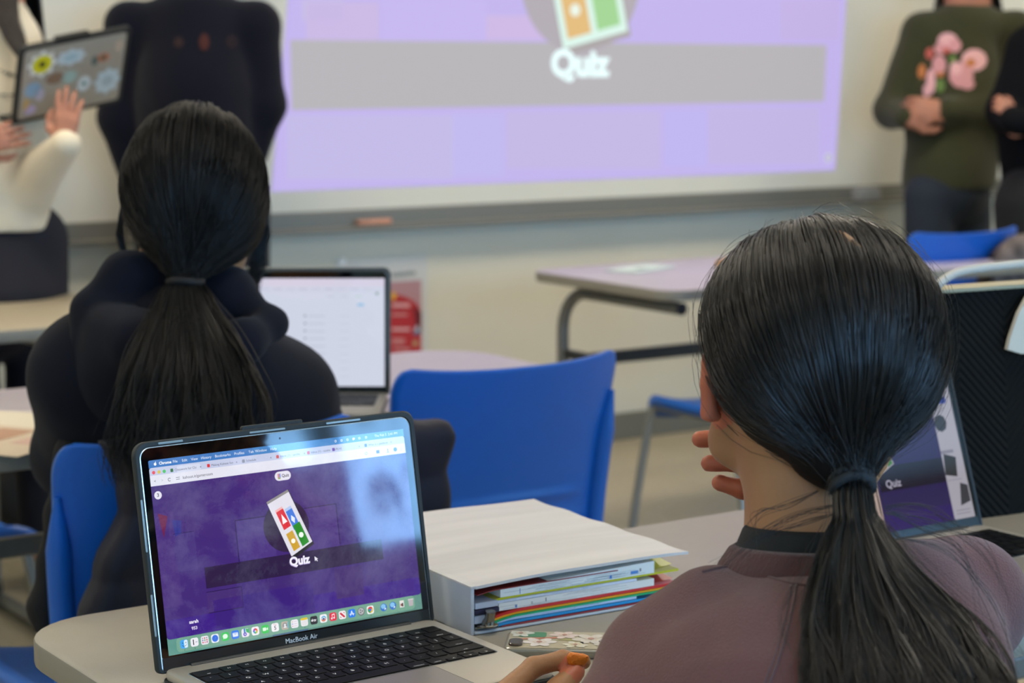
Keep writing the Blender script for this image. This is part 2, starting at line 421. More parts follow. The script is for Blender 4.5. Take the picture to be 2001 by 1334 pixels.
# marker and eraser on the tray
a = Yp(728, 421, WY-.05); g = MB(); g.tube([(a[0]-.06, WY-.058, .8105), (a[0]+.06, WY-.058, .8105)], .0095, mat('marker_orange', 'CF9478', .5)); o = g.build('marker', smooth=True); tag(o, 'orange-red marker lying on the whiteboard tray', 'marker')
a = Yp(1690, 388, WY-.05); g = MB(); g.box(a[0]-.05, a[0]+.05, WY-.08, WY-.035, .8005, .845, mat('eraser_felt', '9A9A96', .9), .006); o = g.build('board_eraser'); tag(o, 'pale grey eraser standing on the whiteboard tray near the right end', 'eraser')

SY = WY-.0215
def W(px, py): p = Yp(px, py, SY); return (p[0], p[2])
sl = empty('projected_slide', (4.1, SY, 1.2)); tag(sl, 'lilac projected quiz slide on the whiteboard with a grey band and the word Quiz', 'projection')
def pm(h, e=.90):
    m_ = mat('beam_'+h, '343434', .5, emit=h, es=e, spec=.2); return m_
class WP(MB):
    def q(s, pts, lay, h):
        return s.add([(x, SY-.0006*lay, z) for x, z in pts], [list(range(len(pts)))], pm(h))
bl, br_ = W(530, 375), W(1632, 333)
sx0, sx1, sz0, sz1 = 2.915, 5.245, .912, 2.02
g = WP(); 
g.q([bl, br_, (sx1+.012, 1.53), (sx1+.02, 2.02), (sx0+.09, 2.02), (sx0+.045, 1.50)], 0, 'C8B8F4')
# faint box pattern of the backdrop
for (x0, y0, x1, y1, h) in ((590, 0, 672, 40, 'CDC2EC'), (598, 5, 740, 78, 'CFBCEA'), (745, 0, 950, 78, 'CBBBF6'), (950, 30, 1080, 78, 'D3BCEB'), (560, 225, 885, 350, 'C9BFEE'), (885, 222, 985, 345, 'C6BDF6'), (990, 218, 1290, 330, 'C9BCEC'), (1300, 215, 1380, 325, 'C5BAF8'), (1385, 212, 1600, 320, 'C8BBEC'), (1525, 0, 1640, 78, 'C9B6EC')):
    g.q([W(x0, y1), W(x1, y1), W(x1, y0), W(x0, y0)], 1, h)
g.build('slide_backdrop', sl, world=True)
g = WP(); g.q([W(570, 215), W(1610, 198), W(1615, 88), W(567, 78)], 2, 'BCB8BC'); g.build('grey_band', sl, world=True)
cx, cz = W(1135, -40); ccx, ccz = cx, cz
g = WP(); g.q([(cx+.245*math.cos(t*.13), cz+.245*math.sin(t*.13)) for t in range(48)], 3, 'B6AEB6'); g.build('dark_disc', sl, world=True)
def rot(pts, a, cx, cz): c, s = math.cos(a), math.sin(a); return [(cx+x*c-y*s, cz+x*s+y*c) for x, y in pts]
kx, kz = W(1165, 20); ang = math.radians(13)
g = WP(); 
def card(pts, lay, h): g.q(rot(pts, ang, W(1095, 96)[0]+.01, W(1095, 96)[1]), lay, h)
R_ = lambda x0, y0, x1, y1: [(x0, y0), (x1, y0), (x1, y1), (x0, y1)]
card(R_(-.005, -.02, .285, .43), 4, 'AFA7A6'); card(R_(0, 0, .275, .44), 5, 'E4FFF4')
card(R_(.025, .028, .125, .20), 6, 'EBC07A'); card(R_(.150, .028, .250, .215), 6, 'A6DC96'); card(R_(.025, .215, .125, .35), 6, 'F09A9A'); card(R_(.150, .235, .250, .37), 6, '9CBFF2')
card(disc(.075, .115, .021, 16), 7, 'F4FFF0'); card(disc(.2, .165, .024, 8), 7, 'F0FFF4'); card([(.05, .26), (.10, .26), (.075, .31)], 7, 'FFF4F4'); card([(.2, .275), (.225, .30), (.2, .325), (.175, .30)], 7, 'F4F8FF')
g.build('quiz_card', sl, world=True)
g = WP(); g.M = Matrix.Translation((W(1132, 126)[0], SY-.0036, W(1132, 126)[1])) @ Matrix.Rotation(math.pi/2, 4, 'X')
g.text('Quiz', .120, 0, 0, 0, pm('E8FFFF', 1.1), bold=.045); g.build('quiz_title', sl, world=True)
g = WP(); x, z = W(1618, 308); g.q([(x+.017*math.cos(t*.4), z+.017*math.sin(t*.4)) for t in range(16)], 3, 'D9DDE8'); g.q([(x+.008*math.cos(t*.4), z+.008*math.sin(t*.4)) for t in range(16)], 4, 'A9A4B4'); g.build('corner_button', sl, world=True)

# ---------- poster under the board ----------
PY = WY-.004
po = empty('poster', (3.3, PY, .5)); tag(po, 'red and white printed notice in a clear sleeve on the wall below the whiteboard', 'poster')
def PW(px, py): p = Yp(px, py, PY); return (p[0], p[2])
g = MB(); tl, tr, brp = PW(655, 506), PW(834, 498), PW(830, 700)
x0, x1, z1, z0 = tl[0], tr[0], tr[1], .315
g.box(x0, x1, PY-.0015, PY, z0, z1, mat('poster_paper', 'C9C8C2', .35)); g.build('sheet', po, world=True)
class PP(MB):
    def q(s, pts, lay, h): return s.add([(x, PY-.0015-.0006*lay, z) for x, z in pts], [list(range(len(pts)))], mat('print_'+h, h, .4))
g = PP(); xr = PW(823, 600)[0]; xl = x0+.03
zt, zb = PW(800, 548)[1], PW(800, 690)[1]
g.q(R_(xl, zb-.03, xr, zt), 1, 'B2868A')
cx, cz = (xl+xr)/2-.02, PW(790, 640)[1]
arc = [(xr-.003, zb-.03), (xr-.003, PW(820, 612)[1])]+[(xr-.003-(xr-xl)*.62*(1-math.cos(t)), PW(820, 612)[1]+.062*math.sin(t)*1.25) for t in np.linspace(0, 1.5, 10)]+[(xl, PW(770, 560)[1]), (xl, zb-.03)]
g.q(arc, 2, 'B4252B')
for (a, b, c, d, h) in ((765, 592, 800, 600, 'D9A0A0'), (765, 612, 795, 617, 'CF8A8A'), (765, 640, 800, 646, 'DDA8A6'), (765, 660, 790, 672, 'C97C7A'), (768, 680, 800, 684, 'D59A96')):
    g.q([PW(a, d), PW(c, d), PW(c, b), PW(a, b)], 3, h)
x, z = PW(768, 578); g.q([(x+.010*math.cos(t*.5), z+.014*math.sin(t*.5)) for t in range(13)], 4, 'E0A63C')
x, z = PW(814, 646); g.q(R_(x-.013, z-.012, x+.010, z), 4, '3A6E8E'); g.q([(x-.011, z), (x+.009, z), (x, z+.020)], 4, 'C3CEDA')
x, z = PW(810, 670); g.q([(x+.010*math.cos(t*.5), z+.010*math.sin(t*.5)) for t in range(13)], 4, 'B89A70')
g.q([PW(812, 650), PW(823, 650), PW(823, 610), PW(806, 596)], 3, '6E1216')
g.build('red_print', po, world=True)
g = PP()
xx, z = PW(766, 538)
for k, wd in enumerate((.007, .006, .008, .006, .009, .006, .007, .006, .008)):
    g.q(R_(xx, z-.006, xx+wd, z+.006+(.003 if k % 3 == 0 else 0)), 2, '6F7471'); xx += wd+.0028; z += .0004
g.build('heading', po, world=True)
g = MB(); p = Yp(668, 511, PY-.003); g.M = Matrix.Translation(p) @ Matrix.Rotation(math.pi/2, 4, 'X'); g.slab(disc(0, 0, .012, 16), 0, .006, mat('sticky_putty', 'E6E8E6', .5), .002); g.build('tape', po, world=True)

# ---------- classroom tables ----------
grey_edge = mat('grey_table_edge', '8C887C', .5)
lam = mat('grey_laminate', '9C9688', .34, var=.03, vscale=25, spec=.5, bump=.08, bscale=400)
tube_m = mat('grey_tube', '7A7B78', .38, .55); blk = mat('black_plastic', '17181A', .5); blackbar = mat('dark_bar', '2B2D2E', .5)
lilac = mat('lilac_grey_laminate', 'AFA8B4', .3, var=.03, vscale=25, spec=.5)  # grey laminate with the slide's lilac light spill painted into its colour
def make_table(name, x0, x1, y0, y1, label, bar=tube_m, leg_inset=.05, r=.07, thick=.028, edge=None, top=lam, bary=None, barz=.51):
    t = empty(name, (x0, y0, 0)); tag(t, label, 'table', 'grey classroom tables')
    w, d = x1-x0, y1-y0
    g = MB(); P = rrect(0, w, 0, d, r, 8); g.slab(P, .74-thick, .74, top, .003)
    o = g.build('tabletop', t, angle=40)
    me = o.data; me.materials.append(edge or grey_edge)
    for p in me.polygons:
        if abs(p.normal.z) < .6 or p.normal.z < -.5: p.material_index = 1
    zt = .74-thick
    for x in (leg_inset, w-leg_inset):
        g = MB(); R = .11
        path = [(x, .02, zt-.022), (x, d-.10-R, zt-.022)]+[(x, d-.10-R+R*math.sin(a), zt-.022-R+R*math.cos(a)) for a in np.linspace(.15, math.pi/2, 8)]+[(x, d-.10, .10), (x, d-.10, .03)]
        g.tube(path, .0165, tube_m, 14); o = g.build('leg', t, angle=50)
        g = MB(); g.tube([(x, .017, zt-.022), (x, .022, zt-.022)], .0168, blk, 14); g.build('end_cap', o)
        g = MB(); g.tube([(x, .04, .018), (x, d-.02, .018)], .0165, tube_m, 12); g.build('foot', o, angle=50)
    g = MB(); yb = d*.62 if bary is None else bary; g.slab([(leg_inset, yb-.012), (w-leg_inset, yb-.012), (w-leg_inset, yb+.012), (leg_inset, yb+.012)], barz-.017, barz+.017, bar, .005)
    if yb < d-.13:
        for x in (leg_inset, w-leg_inset): g.box(x-.008, x+.008, yb, d-.10, barz-.012, barz+.012, bar)
    g.build('crossbar', t)
    return t
make_table('classroom_table', .720, 2.44, 1.40, 2.0, 'grey topped classroom table in front, under the open laptop and white binder', leg_inset=.12, r=.085, bary=.44)
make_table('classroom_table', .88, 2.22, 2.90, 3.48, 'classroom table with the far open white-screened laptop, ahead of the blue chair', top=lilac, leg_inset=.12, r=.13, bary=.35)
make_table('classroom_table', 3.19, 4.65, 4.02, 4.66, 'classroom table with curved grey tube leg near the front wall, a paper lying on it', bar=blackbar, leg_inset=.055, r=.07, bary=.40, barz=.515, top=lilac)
make_table('classroom_table', .70, 1.98, 4.24, 4.85, 'classroom table at the left, in front of the person in the cream sweater', leg_inset=.30, r=.10, top=mat('beige_laminate', 'A89E88', .4, var=.03, vscale=20))
# things on the far tables
a = Zp(1252, 526, .741); t = MB(); t.M = Matrix.Translation(a) @ Matrix.Rotation(.35, 4, 'Z'); t.box(-.10, .10, -.05, .05, 0, .004, mat('pale_paper', 'C9DAD8', .6)); t.flat(R_(-.05, -.03, 0, .0), .0046, mat('paper_ink', '7F8C8C', .7)); o = t.build('paper_slip'); tag(o, 'pale paper slip with a dark mark on the far classroom table', 'paper')
a = Zp(1425, 521, .741); g = MB(); g.M = Matrix.Translation(a) @ Matrix.Rotation(.5, 4, 'Z'); g.box(-.055, .055, -.02, .02, 0, .022, mat('orange_case', 'C08A45', .5), .006); o = g.build('pencil_case', angle=40); tag(o, 'small orange-brown case on the far table, beside the dark-haired head', 'pencil case')
def paper(loc, rz, w, h, col, label, marks, name='paper_sheet'):
    g = MB(); g.M = Matrix.Translation(tuple(map(float, loc))) @ Matrix.Rotation(rz, 4, 'Z'); g.box(-w/2, w/2, -h/2, h/2, 0, .0012, mat('paper_'+col, col, .7))
    for (x0, y0, x1, y1, c) in marks: g.flat(R_(x0*w, y0*h, x1*w, y1*h), .0016, mat('ink_'+c, c, .7))
    o = g.build(name); tag(o, label, 'paper'); return o
a = Zp(14, 822, .741); paper((a[0]-.02, a[1]-.02, .7405), .7, .216, .279, 'D4CCB8', 'cream sheet of paper lying on the table at the left edge', [(-.4, .3, .3, .33, 'BDB49F'), (-.4, .2, .35, .23, 'BDB49F')])
a = Zp(-8, 850, .742); paper((a[0]-.02, a[1]-.03, .7425), .55, .20, .26, 'C8B8A0', 'printed sheet with reddish pictures over the cream paper at the left edge', [(-.2, -.1, .4, .15, 'B08A70'), (-.1, -.4, .42, -.2, 'C4A294')], 'worksheet')

# ---------- blue chairs ----------
blue = mat('blue_plastic', '1260C0', .38, bump=.06, bscale=500, spec=.45); chrome = mat('chair_tube_grey', '8A8E8E', .35, .6)
def back_surf(u, v, t=0.):
    """u -1..1 across, v 0..1 up; hollow towards the sitter"""
    hw = .200+.026*v
    x = u*hw; z = .455+.365*v
    y = -.195-.075*v+.050*abs(u)**2.2*(.4+.6*v)+.012*math.sin(v*3.1)
    return (x, y-t, z)
def make_chair(label, group='blue plastic chairs'):
    t = empty('plastic_chair'); tag(t, label, 'chair', group)
    # seat shell
    g = MB(); nu, nv = 17, 17; Vt = []; Fs = []
    def seat(u, v, off):
        w = .225-.02*(abs(v)**4); e = (1-abs(u)**8*.10*abs(v)**4)
        x = u*w*e; y = v*.215+.005; z = .452+.018*abs(u)**3-.012*(1-u*u)*(1-v*v)-(.035*max(0, v-.6)**2/.16)
        ed = max(abs(u), abs(v)); return (x, y, z-off-(.022*max(0, (ed-.86)/.14) if off else 0))
    for off in (0, .008):
        for j in range(nv):
            for i in range(nu): Vt.append(seat(-1+2*i/(nu-1), -1+2*j/(nv-1), off))
    N = nu*nv
    for j in range(nv-1):
        for i in range(nu-1):
            a = j*nu+i; Fs.append([a, a+1, a+1+nu, a+nu]); Fs.append([N+a, N+a+nu, N+a+1+nu, N+a+1])
    for i in range(nu-1):
        a = i; Fs.append([a, N+a, N+a+1, a+1]); a = (nv-1)*nu+i; Fs.append([a, a+1, N+a+1, N+a])
    for j in range(nv-1):
        a = j*nu; Fs.append([a, a+nu, N+a+nu, N+a]); a = j*nu+nu-1; Fs.append([a, N+a, N+a+nu, a+nu])
    g.add(Vt, Fs, blue); g.build('seat', t, smooth=True)
    # backrest shell with moulded ribs near the foot, rounded top corners
    g = MB(); nu, nv = 41, 61; Vt = []; Fs = []
    def bk(i, j, side):
        v = j/(nv-1); lim = 1.
        if v > .86: lim = 1-.13*(1-math.sqrt(max(0, 1-((v-.86)/.14)**2)))
        u = (-1+2*i/(nu-1))*lim
        x, y, z = back_surf(u, v)
        z += .012*abs(u)**3*v
        rib = 0.
        if .05 < v < .40 and abs(u) < .82:
            ph = (v+.035*u*u)*9.5; rib = .0065*max(0, math.sin(ph*2*math.pi/1.0*.95))*(1-abs(u/.82)**6)
        return (x, y-(.0045+rib if side else -.0045), z)
    for side in (0, 1):
        for j in range(nv):
            for i in range(nu): Vt.append(bk(i, j, side))
    N = nu*nv
    for j in range(nv-1):
        for i in range(nu-1):
            a = j*nu+i; Fs.append([a, a+nu, a+1+nu, a+1]); Fs.append([N+a, N+a+1, N+a+1+nu, N+a+nu])
    for i in range(nu-1):
        a = i; Fs.append([a, a+1, N+a+1, N+a]); a = (nv-1)*nu+i; Fs.append([a, N+a, N+a+1, a+1])
    for j in range(nv-1):
        a = j*nu; Fs.append([a, N+a, N+a+nu, a+nu]); a = j*nu+nu-1; Fs.append([a, a+nu, N+a+nu, N+a])
    g.add(Vt, Fs, blue); bkr = g.build('backrest', t, smooth=True)
    for sgn in (-1, 1):      # moulded sleeves that take the frame, down each side of the back
        g = MB(); R = []
        for k in range(13):
            v = .02+.80*k/12; x, y, z = back_surf(sgn*.985, v); w = .0175*min(1, 3*(1-k/12.)+.25)
            R.append([(x+w*math.cos(a), y-.006+w*.95*math.sin(a), z) for a in np.linspace(0, 2*math.pi, 13)[:-1]])
        g.rings(R, blue); g.build('frame_sleeve', bkr, angle=60)
    for sx in (-1, 1):
        g = MB(); g.tube(bez([(sx*.195, .17, .437), (sx*.205, .185, .40), (sx*.222, .215, .20), (sx*.235, .235, .012)], 5), .011, chrome); lf = g.build('leg', t, angle=50)
        g = MB(); g.tube([(sx*.236, .236, 0), (sx*.2345, .2345, .03)], .0145, blk); g.build('foot_cap', lf)
        g = MB(); g.tube(bez([(sx*.195, -.13, .437), (sx*.203, -.15, .40), (sx*.222, -.215, .20), (sx*.235, -.255, .012)], 5), .011, chrome); lf = g.build('leg', t, angle=50)
        g = MB(); g.tube([(sx*.236, -.256, 0), (sx*.2345, -.253, .03)], .0145, blk); g.build('foot_cap', lf)
        g = MB(); g.tube(bez([(sx*.195, .17, .436), (sx*.195, -.15, .436), (sx*.198, -.19, .448)], 6), .0105, chrome); g.build('side_frame', t, angle=50)
    return t
chair0 = make_chair('empty blue plastic chair in the middle, back towards us, behind the white binder'); chair0.location = (1.881, 3.015, 0)
def put_chair(x, y, rz, label):
    c = copy_tree(chair0); c.location = (x, y, 0); c.rotation_euler = (0, 0, rz); c['label'] = label; return c
put_chair(1.190, 2.715, 0, 'blue chair under the person in the dark hoodie, a dark jacket over its back')
put_chair(3.41, 3.93, 0, 'blue chair tucked at the far table, its seat seen left of the brown-sweatshirted person')
a = Zp(1790, 462, .82); put_chair(a[0]+.235, a[1]+.26, 0, 'blue chair at the right edge beyond the black bag, a grey patterned coat on it')
put_chair(1.15, 3.80, math.radians(-90), 'blue chair at the left edge between the two rows of tables')
put_chair(1.10, .93, math.radians(-8), 'blue chair under the person in the brown sweatshirt')
# ---------- laptops ----------
silver = mat('silver_aluminium', 'C6BFB2', .36, .4, bump=.05, bscale=900); bright_edge = mat('polished_edge', 'DDE6EA', .18, .7)
case_m = mat('smoky_clear_case', '2E3435', .5, spec=.3, bump=.1, bscale=40); key_m = mat('black_key', '0B0B0C', .5, spec=.2); legend_m = mat('key_legend', 'F0F2F4', .6, emit='FFFFFF', es=.12)
bez_m = mat('black_glass_bezel', '050607', .05, spec=.75); hinge_m = mat('dark_hinge', '2A2D2E', .45, .2); chin_m = mat('grey_glass_chin', '22292B', .12, spec=.7)
LH = .0115
def lid_matrix(tilt): return Matrix.Translation((0, .004, .008)) @ Matrix.Rotation(math.pi/2-tilt, 4, 'X')   # plane coords: x right, y up the lid, z towards the user
ROWS = [
 [('esc', 1.5)]+[('F%d' % i, 1) for i in range(1, 13)]+[('', 1)],
 [(c, 1) for c in '`1234567890-=']+[('delete', 1.5)],
 [('tab', 1.5)]+[(c, 1) for c in 'QWERTYUIOP[]\\'],
 [('caps lock', 1.75)]+[(c, 1) for c in "ASDFGHJKL;'"]+[('return', 1.75)],
 [('shift', 2.25)]+[(c, 1) for c in 'ZXCVBNM,./']+[('shift', 2.25)],
 [('fn', 1), ('control', 1), ('option', 1), ('command', 1.25), (' ', 5), ('command', 1.25), ('option', 1)]]
def keyset(add):
    pit = .276/14.5; rp = .112/6; g = .0013
    for r, row in enumerate(ROWS):
        x = .014; y1 = -.022-r*rp
        for (c, w) in row:
            add(x+g, x+w*pit-g, y1-rp+g, y1-g, c); x += w*pit
    y1 = -.022-5*rp; add(x+g, x+pit-g, y1-rp+g, y1-rp/2-g/2, '<'); add(x+pit+g, x+2*pit-g, y1-rp/2+g/3, y1-g, '^'); add(x+pit+g, x+2*pit-g, y1-rp+g, y1-rp/2-g/3, 'v'); add(x+2*pit+g, x+3*pit-g, y1-rp+g, y1-rp/2-g/2, '>')
def make_laptop(name, loc, rz, tilt, label, keys=True, case=case_m, edge=bright_edge, body=silver, chin=True, group=None):
    t = empty(name, loc, rz); tag(t, label, 'laptop', group)
    g = MB(); g.slab(rrect(0, .3041, -.211, .004, .011, 6), .003, LH, body, .002); base = g.build('base', t, angle=40)
    for (x, y) in ((.03, -.02), (.27, -.02), (.03, -.19), (.27, -.19)): 
        g = MB(); g.slab(disc(x, y, .006, 12), 0, .0035, blk); g.build('foot', base)
    g = MB(); g.slab(rrect(.0135, .2905, -.1345, -.0215, .004, 4), LH-.0003, LH+.0002, mat('keyboard_well_black', '0C0C0D', .6)); kb = g.build('keyboard', t)
    P = rrect(.0127, .2913, -.1353, -.0207, .0046, 4); Pi = rrect(.0135, .2905, -.1345, -.0215, .004, 4)
    g = MB(); g.add([(x, y, LH+.00025) for x, y in P]+[(x, y, LH+.00025) for x, y in Pi], [[i, (i+1) % len(P), len(P)+(i+1) % len(P), len(P)+i] for i in range(len(P))], edge); g.build('keyboard_rim', kb)
    if keys:
        def add(x0, x1, y0, y1, c):
            g = MB(); g.slab(rrect(x0, x1, y0, y1, .0016, 3), LH+.0002, LH+.0013, key_m, .0004, 1)
            if c.strip():
                if len(c) > 2: g.text(c, .0030, (x0+x1)/2, (y0+.0035), LH+.00135, legend_m)
                else: g.text(c, .0058 if len(c) == 1 else .0035, (x0+x1)/2, (y0+y1)/2, LH+.00135, legend_m)
            g.build('key', kb)
        keyset(add)
    else:
        g = MB(); keyset(lambda x0, x1, y0, y1, c: g.slab([(x0, y0), (x1, y0), (x1, y1), (x0, y1)], LH+.0002, LH+.0013, key_m)); o = g.build('keys', kb)
    g = MB(); g.slab(rrect(.0895, .2145, -.2095, -.1365, .003, 4), LH+.00003, LH+.0001, mat('trackpad_'+body.name, 'A9A39A' if body == silver else '9E9A92', .3, .4)); g.build('trackpad', t)
    P = rrect(.0888, .2152, -.2102, -.1358, .0036, 4); g = MB(); g.flat(P, LH+.00002, mat('trackpad_gap', '3A3936', .6)); g.build('trackpad_gap', t)
    LM = lid_matrix(tilt)
    g = MB(); g.M = LM; g.slab(rrect(0, .3041, .0, .2135, .011, 8, (.004, .004, .011, .011)), -.0038, 0, edge, .0006); g.build('lid', t, angle=40)
    g = MB(); g.M = LM; g.slab(rrect(.0012, .3029, .0135, .2123, .010, 8, (.001, .001, .010, .010)), -.0002, .0004, bez_m); g.build('screen_bezel', t)
    if chin: g = MB(); g.M = LM; g.slab(rrect(.0012, .3029, .0015, .0135, .001, 2), -.0002, .0004, chin_m); g.build('screen_chin', t)
    g = MB(); g.M = Matrix.Identity(4); g.tube([(.028, .0015, .0095), (.276, .0015, .0095)], .0042, hinge_m); g.build('hinge', t, angle=50)
    if case:
        g = MB(); g.M = LM
        O = rrect(-.0045, .3086, -.001, .2180, .015, 8, (.006, .006, .015, .015)); I = rrect(-.0004, .3045, .0012, .2139, .011, 8, (.004, .004, .011, .011))
        n = len(O)
        for k in range(len(O)):       # corner bumpers bulge
            x, y = O[k]
            for (cx, cy) in ((0, .2135), (.3041, .2135)):
                d = math.hypot(x-cx, y-cy)
                if d < .020: q = .0028*(1-d/.020)**.5*(1 if cx else .6); O[k] = (x+math.copysign(q*.7, cx-.15), y+q*.7)
        R = [[(x, y, -.0065) for x, y in O], [(x, y, -.0005) for x, y in O], [((x*.75+a*.25), (y*.75+b*.25), .0012) for (x, y), (a, b) in zip(O, I)], [(x, y, .0012) for x, y in I], [(x, y, -.0045) for x, y in I]]
        g.rings(R, case, caps=False); g.flat(O[::-1], -.0065, case)
        g.build('protective_case', t, angle=35)
        cs = [o for o in t.children if o.name.startswith('protective_case')][0]
        if keys:
            g = MB(); g.M = LM; g.slab(rrect(.112, .180, .2155, .2228, .002, 3), -.0062, -.001, case, .0008); g.build('case_vent_bar', cs)
            g = MB(); g.M = LM
            for k in range(5): g.slab(rrect(.1155+k*.0125, .1245+k*.0125, .2182, .2204, .001, 3), -.0012, -.0007, blk)
            g.build('vent_slots', cs)
            for (a, b, c, d) in ((.020, .046, .2145, .2168), (.118, .158, .2145, .2165), (.205, .245, .2145, .2168)):
                g = MB(); g.M = LM; g.slab(rrect(a, b, c, d, .0008, 2), .0008, .0022, mat('case_clip', '8FA0A4', .25, .2), .0005); g.build('case_clip', cs)
            for (c, d) in ((.115, .165), (.035, .075)):
                g = MB(); g.M = LM; g.slab(rrect(-.0042, -.0022, c, d, .0008, 2), .0005, .0019, mat('case_clip', '8FA0A4', .25, .2), .0005); g.build('case_clip', cs)
        g = MB(); g.slab(rrect(-.002, .3061, -.213, .006, .012, 6), .0006, .0034, case, .001); g.build('base_case', t)
    return t, LM
L1, LM1 = make_laptop('laptop', (.7729, 1.7318, .7400), math.radians(1.8), .188, 'open silver laptop with purple quiz screen on the front table, in a smoky clear case')

# what its screen shows (millimetres on the lid: x from the left edge, y from the hinge)
class Scr(MB):
    def __init__(s, LM, tag='display', es=1.): super().__init__(); s.M = LM; s.tag = tag; s.es = es
    def p(s, pts, lay, h, es=None): return s.flat([(x/1000, y/1000) for x, y in pts], .00045+.00006*lay, screen_mat(h, es or s.es, s.tag))
    def r(s, x0, y0, x1, y1, lay, h, rad=0): return s.p(rrect(x0, x1, y0, y1, rad, 5) if rad else R_(x0, y0, x1, y1), lay, h)
    def t(s, txt, size, x, y, lay, h, align='CENTER', bold=0., rot=0.): return s.text(txt, size/1000, x/1000, y/1000, .00045+.00006*lay, screen_mat(h, s.es, s.tag), align, bold, 0, rot)
    def ring(s, cx, cy, ro, ri, lay, h, a0=0, a1=360, n=20):
        A = [math.radians(a0+(a1-a0)*k/n) for k in range(n+1)]
        for k in range(n): s.p([(cx+ro*math.cos(A[k]), cy+ro*math.sin(A[k])), (cx+ro*math.cos(A[k+1]), cy+ro*math.sin(A[k+1])), (cx+ri*math.cos(A[k+1]), cy+ri*math.sin(A[k+1])), (cx+ri*math.cos(A[k]), cy+ri*math.sin(A[k]))], lay, h)
        return s
DX0, DX1, DY0, DY1 = 8.2, 295.2, 15.0, 200.6
s = Scr(LM1)
s.r(DX0, DY0, DX1, 32, 0, '5C8C80'); s.r(DX0, DY0, 120, 32, 1, '5A9488'); s.r(120, DY0, 160, 24, 1, '4A6A86')
s.r(DX0, 30, DX1, 178, 2, '3F2374', 3)
s.r(DX0, 30, DX1, 48, 3, '3A1482', 3); s.r(60, 32, 170, 60, 4, '381A78'); s.r(DX0+.2, 60, 28, 150, 3, '472B78')
for (a, b, c, d, h) in ((96, 50, 98, 51, '2E1668'), (54, 48, 92, 68, '432870'), (92, 92.5, 134, 132, '48307E'), (168, 92, 206, 134, '48307C'), (196, 40, 228, 70, '40246C'), (118, 62, 150, 90, '3E2470'), (26, 92, 48, 128, '46307A')):
    s.r(a, b, c, d, 4, h)
for (a, b, c, d) in ((92, 132, 134, 133), (92, 92.5, 93, 132), (170, 134, 207, 135), (206, 94, 207, 135), (54, 68, 92, 68.8), (91.4, 49, 92, 68.5), (54, 48, 92, 48.8), (26, 128, 48, 128.6)): s.r(a, b, c, d, 5, '25124E')
s.p([(12, 150), (22, 146), (16, 126)], 5, '6A1E4C'); s.p([(26, 142), (36, 140), (34, 128), (28, 126)], 5, '2C2C86')
s.r(54.5, 72, 255, 92.3, 6, '27133F')
s.build('browser_page', L1)
s = Scr(LM1)
s.p(disc(148, 120, 25.5, 40), 7, '2B1A40')
def card1(pts, lay, h): s.p([(136+x*math.cos(.50)-y*math.sin(.50)+9.5, 130+x*math.sin(.50)+y*math.cos(.50)-14) for x, y in pts], lay, h)
P4 = [(128.7, 143.9), (157.1, 150.5), (174, 98.8), (145, 87)]
def Q4(u, v):    # card corners as shown: top-left, top-right, bottom-right, bottom-left
    a, b, c, d = [np.array(k) for k in (TL_, TR_, BR_, BL_)]; return tuple((a*(1-u)+b*u)*(1-v)+(d*(1-u)+c*u)*v)
TL_, TR_, BR_, BL_ = (129.5, 143.5), (154.5, 153.0), (175.0, 101.0), (150.0, 89.5)
def cq(u0, v0, u1, v1, lay, h): s.p([Q4(u0, v1), Q4(u1, v1), Q4(u1, v0), Q4(u0, v0)], lay, h)
cq(0, -.045, 1.03, 1.06, 8, '1B1A22'); cq(0, -.045, 1, 0, 9, '8E8A88'); cq(0, 0, 1, 1, 10, 'E2DFEA')
cq(.17, .16, .50, .20, 11, 'F0B4B4'); cq(.17, .20, .50, .54, 11, 'DC2430'); cq(.54, .23, .83, .28, 11, 'B4C8EE'); cq(.54, .28, .83, .64, 11, '3F79DC'); cq(.17, .62, .47, .95, 11, 'CFA12C'); cq(.56, .56, .88, .97, 12, '1E8A1C')
s.p([Q4(.23, .44), Q4(.44, .44), Q4(.34, .27)], 13, 'FFF4F6'); s.p([Q4(.68, .38), Q4(.77, .46), Q4(.68, .54), Q4(.60, .46)], 13, 'E6EEFF')
c_ = Q4(.32, .79); s.p(disc(c_[0], c_[1], 2.4, 12), 13, 'FFF8E8'); c_ = Q4(.71, .78); s.p(disc(c_[0], c_[1], 2.8, 8), 13, 'F0FFF0')
s.t('Quiz', 11.5, 158, 83.5, 10, 'B9A9DC', bold=.03); s.t('Quiz', 11.5, 158.4, 84.2, 11, 'F6F2FF', bold=.035)
s.p([(175.5, 86), (175.5, 81), (176.8, 82.2), (178, 80.6), (178.8, 81.2), (177.8, 82.8), (179.4, 83)], 12, 'E8E4F0')
s.build('quiz_card', L1)
s = Scr(LM1)
s.p(disc(14.5, 167, 3.9, 20), 8, 'E6E2EE'); s.t('3', 4.6, 14.5, 167, 9, '2A2040', bold=.02)
s.build('counter_badge', L1); s = Scr(LM1)
s.r(141, 165, 159, 174, 8, 'E4E0EC', 4.4); s.r(144.2, 167, 146, 172, 9, 'D08080'); s.r(146, 168, 147.6, 172, 9, '8090D0'); s.r(144.6, 166.6, 147, 168.4, 10, '90A850'); s.t('Quiz', 4.2, 152.8, 169.5, 9, '3A3248', bold=.02)
s.build('quiz_badge', L1); s = Scr(LM1)
s.t('sarah', 4.6, 37.5, 43, 8, 'F0EAF8', bold=.03); s.t('953', 4.2, 37.5, 36.8, 8, 'D8CCE8', bold=.03)
s.build('player_name', L1)
s = Scr(LM1)
s.r(DX0, 193, DX1, DY1, 3, '3C78BE', 1.5); s.r(DX0, 193, DX1, 196, 3, '3C78BE'); s.r(120, 193, DX1, DY1, 4, '4585C6')
